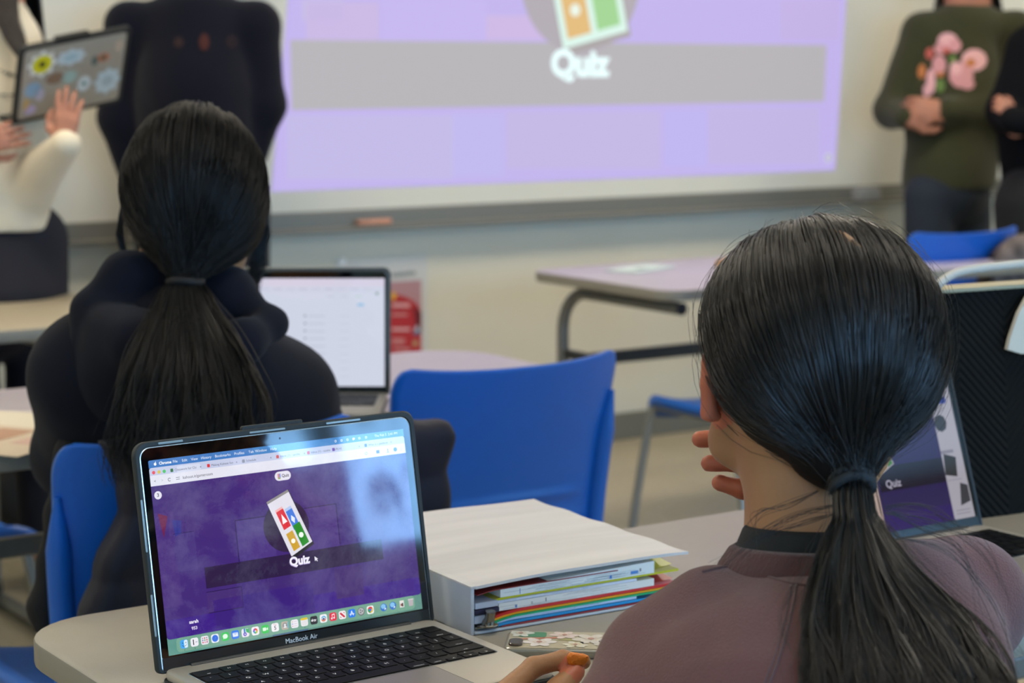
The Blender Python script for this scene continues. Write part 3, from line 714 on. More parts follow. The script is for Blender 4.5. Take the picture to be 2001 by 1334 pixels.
s.p(disc(15, 196.6, 1.4, 12), 5, 'F4F8FF'); s.p(disc(15.6, 198.5, .5, 8), 5, 'F4F8FF')
for (w_, x) in (('File', 36), ('Edit', 46), ('View', 56.5), ('History', 69), ('Bookmarks', 87), ('Profiles', 105), ('Tab', 118), ('Window', 129), ('Help', 143)): s.t(w_, 3.7, x, 196.8, 5, 'E8F0FC')
s.t('Chrome', 3.8, 25.5, 196.8, 5, 'FFFFFF', bold=.03)
for x in (214, 221, 228, 235, 242, 250): s.ring(x, 196.8, 1.3, .7, 5, 'E4EEFA', n=8)
s.r(234, 196, 236.5, 198, 6, 'F0F6FF', .4); s.t('Thu Feb 5  2:41 PM', 3.5, 274, 197, 5, 'F0F6FF')
s.build('menu_bar', L1)
s = Scr(LM1)
s.r(DX0, 184.5, DX1, 193.4, 6, 'C3CBE6', 2.4); s.r(DX0, 176, DX1, 186, 7, 'E3E4F0'); s.r(37, 185, 62, 192, 7, 'D4DAEE', 1.5)
for x, h in ((12.5, 'E8525C'), (18, 'D9C24A'), (23.5, '4FC46C')): s.p(disc(x, 188.8, 1.7, 14), 8, h)
for (txt, x, h) in (('Classwork for Clu', 47, '2C6E3E'), ('Making Kahoot fun', 86, 'D8323C'), ('Schedule', 124, '8A96A8'), ('Inbox (1) - sarahe', 162, 'D05858'), ('Inbox (1) - sarahe', 197, 'D05858'), ('PLHS', 226, '6A3AA8'), ('What is a platform', 264, '3A4A86')):
    s.r(x-17, 187.2, x-14, 190.4, 8, h, .5); s.t(txt, 3.1, x-12.6, 188.7, 8, '545A6E', 'LEFT'); s.t('x', 3.2, x+15, 188.9, 8, '3A4256')
s.t('<', 4, 13, 180.4, 8, '444A5C'); s.t('>', 4, 20.5, 180.4, 8, 'A8AEC0'); s.ring(28, 180.4, 1.7, 1.2, 8, '444A5C', 30, 320, 12); s.r(35, 179.4, 39, 179.9, 8, '5A6072'); s.r(35, 181.2, 39, 181.7, 8, '5A6072'); s.t('kahoot.it/gameroom', 3.9, 42, 180.5, 8, '2A2E3C', 'LEFT')
s.ring(248, 180.6, 1.6, 1.1, 8, '5A6072', n=10); s.r(260, 179, 264, 182.4, 8, '4A5062', .4); s.r(273.6, 179, 274.4, 182.6, 8, '4A5062'); s.r(272, 178.6, 276, 179, 8, '4A5062'); s.p(disc(283, 180.8, 2.2, 14), 8, '4E6E92')
for k in range(3): s.p(disc(290, 179.2+k*1.5, .35, 6), 8, '4A5062')
s.build('browser_toolbar', L1)
# dock
s = Scr(LM1)
s.r(17, 16.6, 286.5, 30.2, 5, '73A48E', 4)
N0, PX, IC = 25.0, 10.95, 4.1; DYC = 23.6
def ic(i, h, gap=0.): x = N0+PX*i+gap; s.r(x-IC, DYC-IC, x+IC, DYC+IC, 7, h, 2); return x
x = ic(0, '3FA4EE'); s.r(x, DYC-IC+.4, x+IC-.4, DYC+IC-.4, 8, 'DCEEFA', 1.2); s.r(x-2, DYC+.4, x-1.4, DYC+1.8, 9, '123A66'); s.r(x+1.6, DYC+.4, x+2.2, DYC+1.8, 9, '123A66'); s.ring(x, DYC+.6, 2.9, 2.5, 9, '123A66', 210, 330, 8)
x = ic(1, 'EDEBF2'); s.r(x-1.6, DYC-2.6, x-.6, DYC+2.6, 8, '1A1A20'); s.r(x+1, DYC-.3, x+3, DYC+.2, 8, '6A78A0')
x = ic(2, 'E6E2EA'); [s.p(disc(x-2.2+2.2*a, DYC-1.9+2*b, .75, 8), 8, ['C84A5A', 'E08A9A', 'B04A70', '7A6AB0', '5AA068', 'D05A5A', 'A8A4B0', 'C05050', '8A8A9A'][a+3*b]) for a in range(3) for b in range(3)]
x = ic(3, 'E8ECF6'); s.p(disc(x, DYC, 3.3, 20), 8, '2F6FDE'); s.p([(x-1.6, DYC-1.9), (x+.3, DYC+.4), (x+1.8, DYC+2), (x-.3, DYC-.4)], 9, 'F6F0F2')
x = ic(4, '3CC75A'); s.p(disc(x, DYC+.2, 2.7, 18, 2.3), 8, 'E2F8E4'); s.p([(x-2.2, DYC-1), (x-1, DYC-1.6), (x-2.3, DYC-2.5)], 8, 'E2F8E4')
x = ic(5, '3A7CE6'); s.r(x-2.9, DYC-1.9, x+2.9, DYC+2, 8, 'E4ECFA', .6); s.p([(x-2.7, DYC+1.8), (x+2.7, DYC+1.8), (x, DYC-.3)], 9, 'B8CCF0')
x = ic(6, 'E9E4EC'); s.r(x-1.6, DYC, x+.2, DYC+IC, 8, '2E86C8'); s.p([(x+.6, DYC+IC), (x+IC, DYC+IC-.8), (x+IC, DYC-1), (x+1, DYC+.6)], 8, '3EB060'); s.p(disc(x-.6, DYC-1.3, 1.9, 14), 9, '6A58C8'); s.p([(x-1.2, DYC-2), (x-.6, DYC-.3), (x, DYC-2)], 10, 'FFFFFF')
x = ic(7, 'F2EEF2'); [s.p(disc(x+1.7*math.cos(k*math.pi/4), DYC+1.7*math.sin(k*math.pi/4), 1.05, 10), 8+k % 2, ['E8A03A', 'E8603A', 'D03A50', 'A04AC0', '4A5AD0', '3AA0C8', '4AB05A', 'B8C83A'][k]) for k in range(8)]
x = ic(8, '34C452'); s.r(x-2.8, DYC-1.6, x+1, DYC+1.6, 8, 'DFF8E2', .7); s.p([(x+1.3, DYC-.4), (x+2.9, DYC-1.5), (x+2.9, DYC+1.5), (x+1.3, DYC+.4)], 8, 'DFF8E2')
x = ic(9, 'EEECF0'); s.t('Thu', 2.0, x, DYC+2.6, 8, 'C05050'); s.t('5', 5.4, x, DYC-.7, 8, '26262C', bold=.01)
x = ic(10, 'B9AE9E'); s.p(disc(x, DYC, 2.8, 16), 8, '8E8E92'); s.p(disc(x, DYC+.6, 1.2, 12), 9, 'E6E4E4'); s.p(disc(x, DYC-1.5, 1.8, 12, 1), 9, 'E6E4E4'); s.r(x+3, DYC-3, x+4, DYC+3, 8, '5FB2C8')
x = ic(11, 'EDE9F0'); [s.p(disc(x-2.4, DYC-2.2+2.2*k, .5, 8), 8, ['C8503A', '5A3AC8', 'C08A3A'][k]) for k in range(3)]; [s.r(x-1.2, DYC-2.4+2.2*k, x+2.8, DYC-2.1+2.2*k, 8, 'BDB8C6') for k in range(3)]
x = ic(12, 'E9E7E8'); s.r(x-IC, DYC+1.9, x+IC, DYC+IC, 8, 'E2C22E', 1.4); [s.r(x-2.8, DYC-2.4+1.4*k, x+2.8, DYC-2.2+1.4*k, 8, 'BEBAC0') for k in range(3)]
x = ic(13, '17171B'); s.t('tv', 4.0, x+1, DYC, 8, 'F4F4F6', bold=.02); s.p(disc(x-2.1, DYC-.2, 1.0, 10), 8, 'F4F4F6'); s.p(disc(x-1.8, DYC+1.2, .4, 8), 8, 'F4F4F6')
x = ic(14, 'F0EEF2'); s.ring(x, DYC-.4, 2.7, 1.4, 8, 'D8703A', 180, 360, 12); s.ring(x+.2, DYC-.2, 2.8, 1.6, 9, '3AA8D8', 0, 170, 12); s.p(disc(x, DYC-.5, 1.2, 10), 9, '2E4E8E')
x = ic(15, 'E02A48'); s.r(x-1.2, DYC-1.4, x-.7, DYC+2.2, 8, 'FFF0F2'); s.r(x+1.5, DYC-1, x+2, DYC+2.6, 8, 'FFF0F2'); s.p([(x-1.2, DYC+1.6), (x+2, DYC+2.1), (x+2, DYC+2.9), (x-1.2, DYC+2.4)], 8, 'FFF0F2'); s.p(disc(x-1.6, DYC-1.6, .9, 8), 8, 'FFF0F2'); s.p(disc(x+1.1, DYC-1.2, .9, 8), 8, 'FFF0F2')
x = ic(16, 'F0ECEE'); s.p([(x-2.8, DYC+2.6), (x-1.2, DYC+2.6), (x+2.8, DYC-1.4), (x+2.8, DYC-2.6), (x+1.2, DYC-2.6), (x-2.8, DYC+1.2)], 8, 'D2364C'); s.p([(x+.8, DYC+2.6), (x+2.8, DYC+2.6), (x+2.8, DYC+.8)], 8, 'B88A8E'); s.p([(x-.8, DYC-2.6), (x-2.8, DYC-2.6), (x-2.8, DYC-.8)], 8, 'B88A8E')
x = ic(17, '2C7CEA'); s.p([(x-2.2, DYC-2.2), (x-1.5, DYC-2.5), (x+.6, DYC+2.2), (x-.2, DYC+2.5)], 8, 'EAF4FF'); s.p([(x+2.2, DYC-2.2), (x+1.5, DYC-2.5), (x-.6, DYC+2.2), (x+.2, DYC+2.5)], 8, 'EAF4FF'); s.r(x-2.8, DYC-1, x+2.8, DYC-.4, 9, 'EAF4FF')
x = N0+PX*18; s.p(disc(x, DYC, 4.2, 20), 7, '6E7274'); s.p(disc(x, DYC+.3, 3.3, 20), 8, 'B4B6B8'); [s.p(disc(x+1.4*math.cos(k*2.09), DYC+.3+1.4*math.sin(k*2.09), .8, 8), 9, '5A5C60') for k in range(3)]
x = ic(19, 'F0EEEE'); s.ring(x, DYC, 3.2, 1.3, 8, 'D23E34', 30, 150, 8); s.ring(x, DYC, 3.2, 1.3, 8, '2F9A50', 150, 270, 8); s.ring(x, DYC, 3.2, 1.3, 8, 'E8BC3A', -90, 30, 8); s.p(disc(x, DYC, 1.4, 14), 9, '3A74E0')
s.r(N0+PX*19.68, DYC-3.5, N0+PX*19.68+.3, DYC+3.5, 7, '7A9A78')
for k in (20.45, 21.45): x = N0+PX*k; s.p(disc(x, DYC, 4.0, 20), 7, '2E70C4'); s.p(disc(x-.4, DYC+1, 2.8, 14, 2.4), 8, '82C0EC'); s.p([(x+.4, DYC-2.8), (x+1.6, DYC-.2), (x+2.8, DYC-1.8)], 9, 'E4ECF4')
x = N0+PX*22.45; s.r(x-2.6, DYC-3.4, x+2.6, DYC+3.6, 7, 'E2DEDA'); s.r(x-1.6, DYC-2, x+.2, DYC+.4, 8, '8A4A44'); s.r(x+.1, DYC-2.6, x+1.6, DYC+1, 8, '222226')
x = N0+PX*23.45; s.p([(x-2.4, DYC-3.6), (x+2.4, DYC-3.6), (x+3.2, DYC+3.8), (x-3.2, DYC+3.8)], 7, 'B6AEB4'); s.r(x-3.2, DYC+2.6, x+3.2, DYC+3.6, 8, 'D0CCD0')
for k in (0, 1, 12, 19): s.p(disc(N0+PX*k, 17.9, .4, 8), 8, '1A2A26')
s.build('dock', L1)
g = MB(); g.M = LM1; g.text('MacBook Air', .0068, .1515, .0078, .00047, mat('bezel_lettering', 'E6EEF0', .5)); g.build('bezel_lettering', L1)
g = MB(); g.M = LM1; g.flat(disc(.1515, .2065, .0011, 12), .00046, mat('camera_dot', '30383C', .2)); g.build('webcam', L1)

# laptop of the person in the hoodie
L2, LM2 = make_laptop('laptop', Zp(757, 780, .740)-.304*np.array([math.cos(math.radians(-34)), math.sin(math.radians(-34)), 0])+np.array([.0, .0, 0]), math.radians(-34), math.radians(7), 'laptop with a white page on screen, in front of the person in the dark hoodie', keys=False, case=mat('dark_case', '4A4C48', .4), edge=mat('dull_edge', '6C6E68', .35, .5), body=mat('dull_silver', '8E8A80', .4, .5))
s = Scr(LM2, 'page', .95); s.r(5, 14, 299, 200, 0, 'D4D9EA'); s.r(5, 186, 299, 200, 1, 'D9D3E6'); s.r(5, 175, 299, 184, 1, 'D2D6E8')
for k in range(12): s.r(20+k*22, 181+k % 2*.6, 34+k*22, 182.4, 2, 'B8B6CC')
for k in range(3): s.r(200+k*24, 168, 212+k*24, 169.6, 2, ['C2C6D8', 'C6CADA', 'B4CCC8'][k])
s.r(252, 152, 264, 157, 2, '9CC6E6', 1.5); s.r(284, 172, 288, 176, 2, '5E8F80')
for k in range(9):
    y = 134-k*13; s.r(160, y, 164, y+3, 2, '8A909E'); s.r(168, y, 196, y+1.8, 2, 'C0C4D4'); s.r(222, y, 238, y+1.6, 2, 'C6CEDF')
s.build('web_page', L2)
# laptop at the right
P3 = Zp(1925, 1028, .75)
L3, LM3 = make_laptop('laptop', (P3[0]-.304, P3[1]-.002, .740), math.radians(1.0), math.radians(18.5), 'laptop at the right, its screen half purple quiz and half white page', keys=False, case=mat('black_case', '121415', .4), edge=mat('blue_grey_edge', '8FA2AC', .25, .6))
s = Scr(LM3, 'dim', .62); s.r(6, 14, 298, 200, 0, '33205E'); s.r(6, 14, 298, 34, 1, '37186E')
s.r(150, 172, 298, 200, 2, 'BDB2CC'); s.p([(262, 14), (298, 14), (298, 200), (262, 200)], 3, 'C4BFCC')
s.r(150, 62, 262, 92, 2, '20122C'); s.r(6, 14, 145, 200, 3, 'D9BFB4')
s.r(276, 158, 289, 166, 4, '3A4CC0', 2); s.p(disc(272, 134, 11, 8), 4, '3C3A40'); s.r(262, 96, 284, 100, 4, '9A94A4'); s.p([(262, 70), (282, 66), (286, 90), (266, 96)], 4, '3A3638'); s.p([(278, 30), (296, 34), (296, 54), (284, 58)], 4, '44424A'); s.r(264, 62, 288, 63, 4, 'A8A2B2'); s.r(268, 20, 292, 21, 4, '9A94A4'); s.r(268, 24, 292, 25, 4, '9A94A4')
s.build('split_windows', L3)
s = Scr(LM3, 'dim', .62)
def q3(x0, y0, x1, y1, lay, h): s.p([(158+x*math.cos(.42)-y*math.sin(.42), 84+x*math.sin(.42)+y*math.cos(.42)) for x, y in R_(x0, y0, x1, y1)], lay, h)
q3(0, 0, 24, 52, 5, 'C8C0C8'); q3(1.5, 1.5, 11, 24, 6, 'C89230'); q3(13, 1.5, 22.5, 28, 6, '3E8A2E'); q3(1.5, 26, 11, 46, 6, 'C8323A'); q3(5, 10, 8, 14, 7, 'F4ECE0'); q3(16.5, 12, 19.5, 17, 7, 'ECF4E8')
s.t('Quiz', 13, 172, 70, 7, 'C9C2D6', bold=.02); s.build('quiz_card', L3)

# ---------- binder ----------
white = mat('white_vinyl', 'CDCBC8', .38, var=.09, vscale=5, bump=.5, bscale=9, stretch=(.6, 7, 1), spec=.5); spine_m = mat('white_spine', 'B9BEC4', .4, bump=.15, bscale=20)
B0 = (1.100, 1.700); BW, BH, BT = .268, .312, .052
bd = empty('ring_binder', (B0[0], B0[1], .740), math.radians(-2.2)); tag(bd, 'thick white ring binder stuffed with notebooks and folders beside the laptop', 'binder')
g = MB(); g.slab(rrect(0, BW, 0, BH, .004, 3), .0005, .0035, spine_m, .001); g.build('bottom_cover', bd)
g = MB()     # top cover, lightly bowed
nu, nv = 24, 24; V = []; Fs = []
def tc_(u, v, o): x = u*BW+.001; y = v*BH-.002; return (x, y, BT-.003+.003*math.sin(u*math.pi)+.0015*u+.0008*math.sin(u*9+v*23)*u+o)
for o_ in (0, .0032):
    for j in range(nv+1):
        for i in range(nu+1): V.append(tc_(i/nu, j/nv, o_))
N = (nu+1)*(nv+1)
for j in range(nv):
    for i in range(nu):
        a = j*(nu+1)+i; Fs += [[a, a+nu+1, a+nu+2, a+1], [N+a, N+a+1, N+a+nu+2, N+a+nu+1]]
for i in range(nu): a = i; Fs.append([a, a+1, N+a+1, N+a]); a = nv*(nu+1)+i; Fs.append([a, N+a, N+a+1, a+1])
for j in range(nv): a = j*(nu+1); Fs.append([a, N+a, N+a+nu+1, a+nu+1]); a += nu; Fs.append([a, a+nu+1, N+a+nu+1, N+a])
g.add(V, Fs, white); g.build('top_cover', bd, smooth=True, angle=40)
g = MB(); g.slab(rrect(-.0045, 0, -.001, BH, .001, 2), .0005, BT-.001, spine_m, .001); g.slab(rrect(-.0045, .0035, -.0015, BH, .001, 2), BT-.003, BT+.0005, white, .001); g.build('spine', bd, angle=40)
g = MB(); rm = mat('nickel', '9A958A', .22, .95); g.box(.004, .030, .004, BH-.01, .004, .0075, rm, .001)
for y in (.045, .155, .265): g.tube([(.012+.017+.017*math.cos(a), y, .008+.019*math.sin(a)+.002) for a in np.linspace(0, math.pi, 14)], .0017, rm, 8)
g.build('ring_mechanism', bd, angle=40)
g = MB(); g.slab([(.010, -.004), (.026, -.004), (.030, .004), (.006, .004)], .0075, .0095, rm, .0006); g.slab(disc(.018, -.004, .008, 16, .006), .0085, .0105, rm, .0008)
g.tube([(.018, .002, .010), (.018, -.001, .016), (.018, -.003, .024)], [.0075, .005, .0055], rm, 14); g.build('ring_lever', bd, angle=50)
def sheetstack(name, x0, x1, y0, y1, z0, z1, m_, label, cat, lines=0, drop=0., lc='8E9A9E', group=None, seed=0, z1b=None, marks=()):
    """flat stack with curved ends, lying in the binder"""
    t = empty(name, (B0[0], B0[1], .740), math.radians(-2.2)); tag(t, label, cat, group)
    g = MB(); n = 16
    def zz(z, u): return z-drop*max(0, 1-u/.16)**2
    r = np.random.default_rng(seed); bot = []; top = []
    for i in range(n+1):
        u = i/n; x = x0+(x1-x0)*u; bot.append((x, zz(z0, u))); top.append((x, zz(z1 if z1b is None else z1+(z1b-z1)*u, u)))
    R = [[(x, y, z) for x, z in bot]+[(x, y, z) for x, z in top[::-1]] for y in (y0, y0+.0006, y1)]
    R[0] = [(x, y0, z) for x, y, z in R[0]]
    g.rings(R, m_); o = g.build('block' if lines else 'sheet', t)
    if lines:
        g = MB(); lm_ = mat('page_line_'+lc, lc, .8)
        for k in range(lines):
            f_ = r.uniform(.08, .92); a = r.uniform(0, .7); b = a+r.uniform(.08, .3)
            pts = [(x0+(x1-x0)*(a+(b-a)*q/4), zz(z0+(z1-z0)*(f_+r.uniform(-.02, .02)), a+(b-a)*q/4)) for q in range(5)]
            V = [(x, y0-.0003, z-.00011) for x, z in pts]+[(x, y0-.0003, z+.00011) for x, z in pts]
            g.add(V, [[q, q+1, q+6, q+5] for q in range(4)], lm_)
        for (u, w, f0, f1, h) in marks: g.add([(x0+(x1-x0)*u, y0-.0004, z0+(z1-z0)*f0), (x0+(x1-x0)*(u+w), y0-.0004, z0+(z1-z0)*f0), (x0+(x1-x0)*(u+w), y0-.0004, z0+(z1-z0)*f1), (x0+(x1-x0)*u, y0-.0004, z0+(z1-z0)*f1)], [[0, 1, 2, 3]], mat('mark_'+h, h, .7))
        g.build('page_edges', t)
    return t
pg = mat('page_white', 'F4F6F0', .7); pg2 = mat('page_cream', 'F2EEE6', .7)
pl = lambda h, tr=0: mat('plastic_'+h, h, .3, spec=.5)
sheetstack('report_cover', .006, .180, .003, .28, .0432, .0442, pl('8E2A28'), 'dark red plastic cover uppermost in the binder, just under the lid', 'folder', drop=.003)
sheetstack('composition_book', .034, .228, .004, .24, .0345, .0428, pg, 'thick white-paged notebook right under the binder lid', 'notebook', lines=26, seed=1, drop=.0, z1b=.0475, marks=((.12, .003, .1, .8, '3E7AC0'), (.70, .014, .15, .6, '4A86D0'), (.84, .05, .3, .7, '5E94D8'), (.90, .01, .5, .9, '8A8E92')))
sheetstack('plastic_folder', .012, .262, .006, .27, .0318, .0342, pl('D2CC22'), 'yellow plastic folder sticking out under the top notebook', 'folder', drop=.003)
g = MB(); g.add([(.206, .010, .0345), (.266, .024, .0350), (.262, .070, .0430), (.206, .060, .0465)], [[0, 1, 2, 3]], pl('D2CC22')); tf = [o for o in COL.objects if o.name.startswith('plastic_folder')][0]; g.build('flap', tf)
sheetstack('paper_sheaf', .004, .205, .004, .27, .0288, .0314, mat('page_bluewhite', 'E4E8F6', .6), 'thin sheaf of white papers between the yellow folder and lower notebook', 'paper', lines=6, seed=3, drop=.002)
sheetstack('composition_book', .032, .228, .004, .24, .0205, .0284, pg2, 'thick cream-paged notebook lying on the red folder', 'notebook', lines=14, seed=2, lc='A6A096', marks=((.10, .012, .1, .5, '6A8CC0'), (.29, .006, .3, .8, '8C8880'), (.20, .01, .2, .6, 'C4BEB2')))
sheetstack('plastic_folder', .028, .258, .004, .27, .0172, .0202, pl('D62A2A'), 'red plastic folder under the cream-paged notebook in the binder', 'folder', drop=.004)
g = MB(); g.add([(.206, .010, .0203), (.262, .016, .0210), (.256, .052, .0275), (.206, .060, .0300)], [[0, 1, 2, 3]], pl('C8343A')); tf = [o for o in COL.objects if o.name.startswith('plastic_folder')][-1]; g.build('flap', tf)
sheetstack('plastic_folder', .024, .246, .003, .27, .0150, .0168, pl('F0A81A'), 'orange-yellow plastic folder directly under the red one', 'folder', drop=.004)
sheetstack('plastic_folder', .024, .243, .002, .27, .0126, .0146, pl('17A868'), 'green plastic folder under the orange-yellow one', 'folder', drop=.004)
sheetstack('paper_sheaf', .020, .205, .004, .27, .0092, .0122, mat('page_bluewhite2', 'DCE6FA', .6), 'pale blue-white papers between the green and blue folders', 'paper', lines=4, seed=5, drop=.004)
sheetstack('plastic_folder', .030, .236, .002, .27, .0062, .0088, pl('1F96D2'), 'bright blue plastic folder near the bottom of the binder', 'folder', drop=.001)
sheetstack('plastic_folder', .034, .232, .001, .27, .0042, .0054, pl('9C3436'), 'dark red folder at the very bottom of the binder', 'folder', drop=0.)
# punched pages held by the rings, left of the folders
g = empty('paper_sheaf', (B0[0], B0[1], .740), math.radians(-2.2)); tag(g, 'bundle of punched pages beside the binder spine under the dark notebook', 'paper')
q = MB(); q.box(.003, .030, .002, .28, .0265, .0330, mat('page_grey', 'C0C4D0', .7), .001); q.build('upper_pages', g)
q = MB(); q.box(.003, .032, .003, .28, .0200, .0255, mat('dark_divider', '2A2540', .6), .001); q.build('dark_cover', g)
q = MB(); q.box(.003, .026, .004, .28, .0105, .0190, mat('page_grey', 'C0C4D0', .7), .001); q.build('lower_pages', g)

# ---------- phone with flowered case ----------
ph = empty('smartphone', (*[float(v) for v in Zp(1092, 1251, .752)[:2]], .740)); tag(ph, 'smartphone in a clear case with cream and pink flowers beside the binder', 'phone')
A_ = Zp(984, 1262, .752); B_ = Zp(1008, 1229, .752); C_ = Zp(1182, 1233, .752)
ph.location = (float(A_[0]), float(A_[1]), .7402)
ex = nrm(C_-B_)[:2]; ph.rotation_euler = (0, 0, math.atan2(ex[1], ex[0])+.02)
PW_, PH_ = .150, .074
g = MB(); g.slab(rrect(0, PW_, 0, PH_*.86, .009, 6), 0, .0095, mat('clear_case_edge', '9C988A', .15, .2, spec=.8), .003); g.build('case_shell', ph, angle=40)
g = MB()
fl = lambda h: mat('petal_'+h, h, .3)
g.slab(rrect(.003, PW_-.003, .003, PH_*.86-.003, .007, 6), .0093, .0098, fl('B9B096')); zf = .0101
g.flat(rrect(.012, .040, .040, .058, .004), zf, fl('4A8A62')); g.flat([(.01, .03), (.05, .036), (.052, .041), (.012, .034)], zf+.0001, fl('BD7358')); g.flat([(.05, .03), (.085, .026), (.09, .033), (.06, .037)], zf, fl('A6A06A'))
rr = np.random.default_rng(4)
for (cx, cy, R0, h) in ((.014, .052, .013, 'D9DCD2'), (.034, .022, .016, 'E2DCD8'), (.058, .048, .014, 'E0CFC8'), (.085, .036, .018, 'D9D2C8'), (.118, .045, .016, 'DDD6C8'), (.105, .018, .016, 'DAD4CC'), (.135, .022, .013, 'E0DAD0'), (.070, .015, .012, 'DDD8C4')):
    for k in range(6):
        a = k*1.047+rr.uniform(-.2, .2); px, py = cx+R0*.55*math.cos(a), cy+R0*.5*math.sin(a)
        P = [(px+R0*.55*math.cos(a)*math.cos(t)-R0*.30*math.sin(a)*math.sin(t), py+R0*.5*math.sin(a)*math.cos(t)+R0*.30*math.cos(a)*math.sin(t)) for t in np.linspace(0, 2*math.pi, 13)[:-1]]
        P = [(min(max(x, .004), PW_-.004), min(max(y, .004), PH_*.86-.004)) for x, y in P]
        g.flat(P, zf+.0001*(1+k % 3), fl(h))
    g.flat(disc(cx, cy, R0*.20, 8), zf+.0006, fl('B98A7A'))
    for k in range(8): a = k*.785; g.flat(disc(cx+R0*.38*math.cos(a), cy+R0*.34*math.sin(a), .0009, 6), zf+.0006, fl('E0C890'))
g.build('flower_print', ph)
g = MB(); g.slab(rrect(.004, .018, .006, .028, .006, 5), .0095, .0125, mat('camera_bump', '4A3A2C', .15, spec=.8), .001); g.build('camera_bump', ph)

# ---------- quilted black bag with rope handle ----------
def bag_mat():
    m = mat('black_quilting', '121312', .9, spec=.15); nt = m.node_tree; b = nt.nodes['Principled BSDF']; L = nt.links
    tc = nt.nodes.new('ShaderNodeTexCoord'); sx = nt.nodes.new('ShaderNodeSeparateXYZ'); L.new(tc.outputs['Object'], sx.inputs[0])
    def M2(op, a, v=None):
        n = nt.nodes.new('ShaderNodeMath'); n.operation = op
        if isinstance(a, float): n.inputs[0].default_value = a
        else: L.new(a, n.inputs[0])
        if v is not None:
            if isinstance(v, float): n.inputs[1].default_value = v
            else: L.new(v, n.inputs[1])
        return n.outputs[0]
    tri = M2('PINGPONG', sx.outputs[0], .075); s_ = M2('ADD', M2('MULTIPLY', tri, 1.0), sx.outputs[2]); w = M2('SINE', M2('MULTIPLY', s_, 520.))
    bp = nt.nodes.new('ShaderNodeBump'); bp.inputs['Strength'].default_value = .6; bp.inputs['Distance'].default_value = .003; L.new(w, bp.inputs['Height']); L.new(bp.outputs[0], b.inputs['Normal'])
    return m
bp_ = Zp(1890, 1012, .742); BGX, BGY = 1.905, 1.835
bg = empty('tote_bag', (BGX, BGY, .740), math.radians(-6)); tag(bg, 'black chevron-quilted bag with cream top edge and white rope handle, behind the right laptop', 'bag')
g = MB(); R = []
for k in range(9):
    v = k/8; w = .20+.01*v; d = .045*(1-.55*v); R.append([(x, y*1., .292*v) for x, y in rrect(-.03, -.03+2*w, -d, d, .03, 5)])
g.rings(R, bag_mat()); g.build('bag_body', bg, angle=50)
g = MB(); g.slab(rrect(-.032, -.03+.42+.002, -.0225, .0225, .02, 5), .290, .2945, mat('cream_piping', 'A8A083', .6), .001); g.build('top_piping', bg, angle=40)
# handle follows the photo's arc in the plane of the bag front
def bagpt(px, py, dy): r = ray(px, py); nn = np.array([math.sin(math.radians(-6)), -math.cos(math.radians(-6)), 0]); p0 = np.array([BGX, BGY, 0])+nn*dy; T = np.dot(p0-EYE, nn)/np.dot(r, nn); p = EYE+r*T; c, s_ = math.cos(math.radians(6)), math.sin(math.radians(6)); q = p-np.array([BGX, BGY, .74]); return (q[0]*c-q[1]*s_, q[0]*s_+q[1]*c, q[2])
g = MB(); hp = [bagpt(x, y, .03) for x, y in ((1822, 690), (1828, 640), (1832, 600), (1824, 572), (1840, 550), (1872, 532), (1915, 524), (1960, 519), (2003, 515), (2060, 516), (2110, 540), (2125, 600), (2122, 680))]
g.tube(bez(hp, 6), .0056, mat('white_rope', 'BDB9AE', .7, bump=.5, bscale=220), 12); g.build('handle', bg, smooth=True)
g = MB(); tp = [bagpt(x, y, .034) for x, y in ((1963, 682), (1968, 660), (1985, 610), (2004, 575), (2040, 570), (2070, 640), (2060, 690), (1990, 690))]
V = tp+[(x, y-.006, z) for x, y, z in tp]; n = len(tp); g.add(V, [list(range(n)), list(range(n, 2*n))[::-1]]+[[i, n+i, n+(i+1) % n, (i+1) % n] for i in range(n)], mat('cream_tag', 'CDC4B2', .7)); g.build('tag', bg)
# ---------- people ----------
skin = mat('skin', 'A67A56', .5, bump=.12, bscale=350, sss=.12, var=.04, vscale=30, spec=.35)
skin2 = mat('skin_rosy', 'B07860', .5, sss=.1, var=.04, vscale=30, spec=.35)
hair_m = mat('black_hair', '0F0D0D', .34, spec=.6); hair_core = mat('hair_shadow', '080707', .7, spec=.2)
hair2 = mat('dark_hair', '0D0C0C', .45, spec=.3)
def leg_prims(hip, knee, ank, r=(.085, .060, .042), k=.03): return chain([hip, knee, ank], r, k)

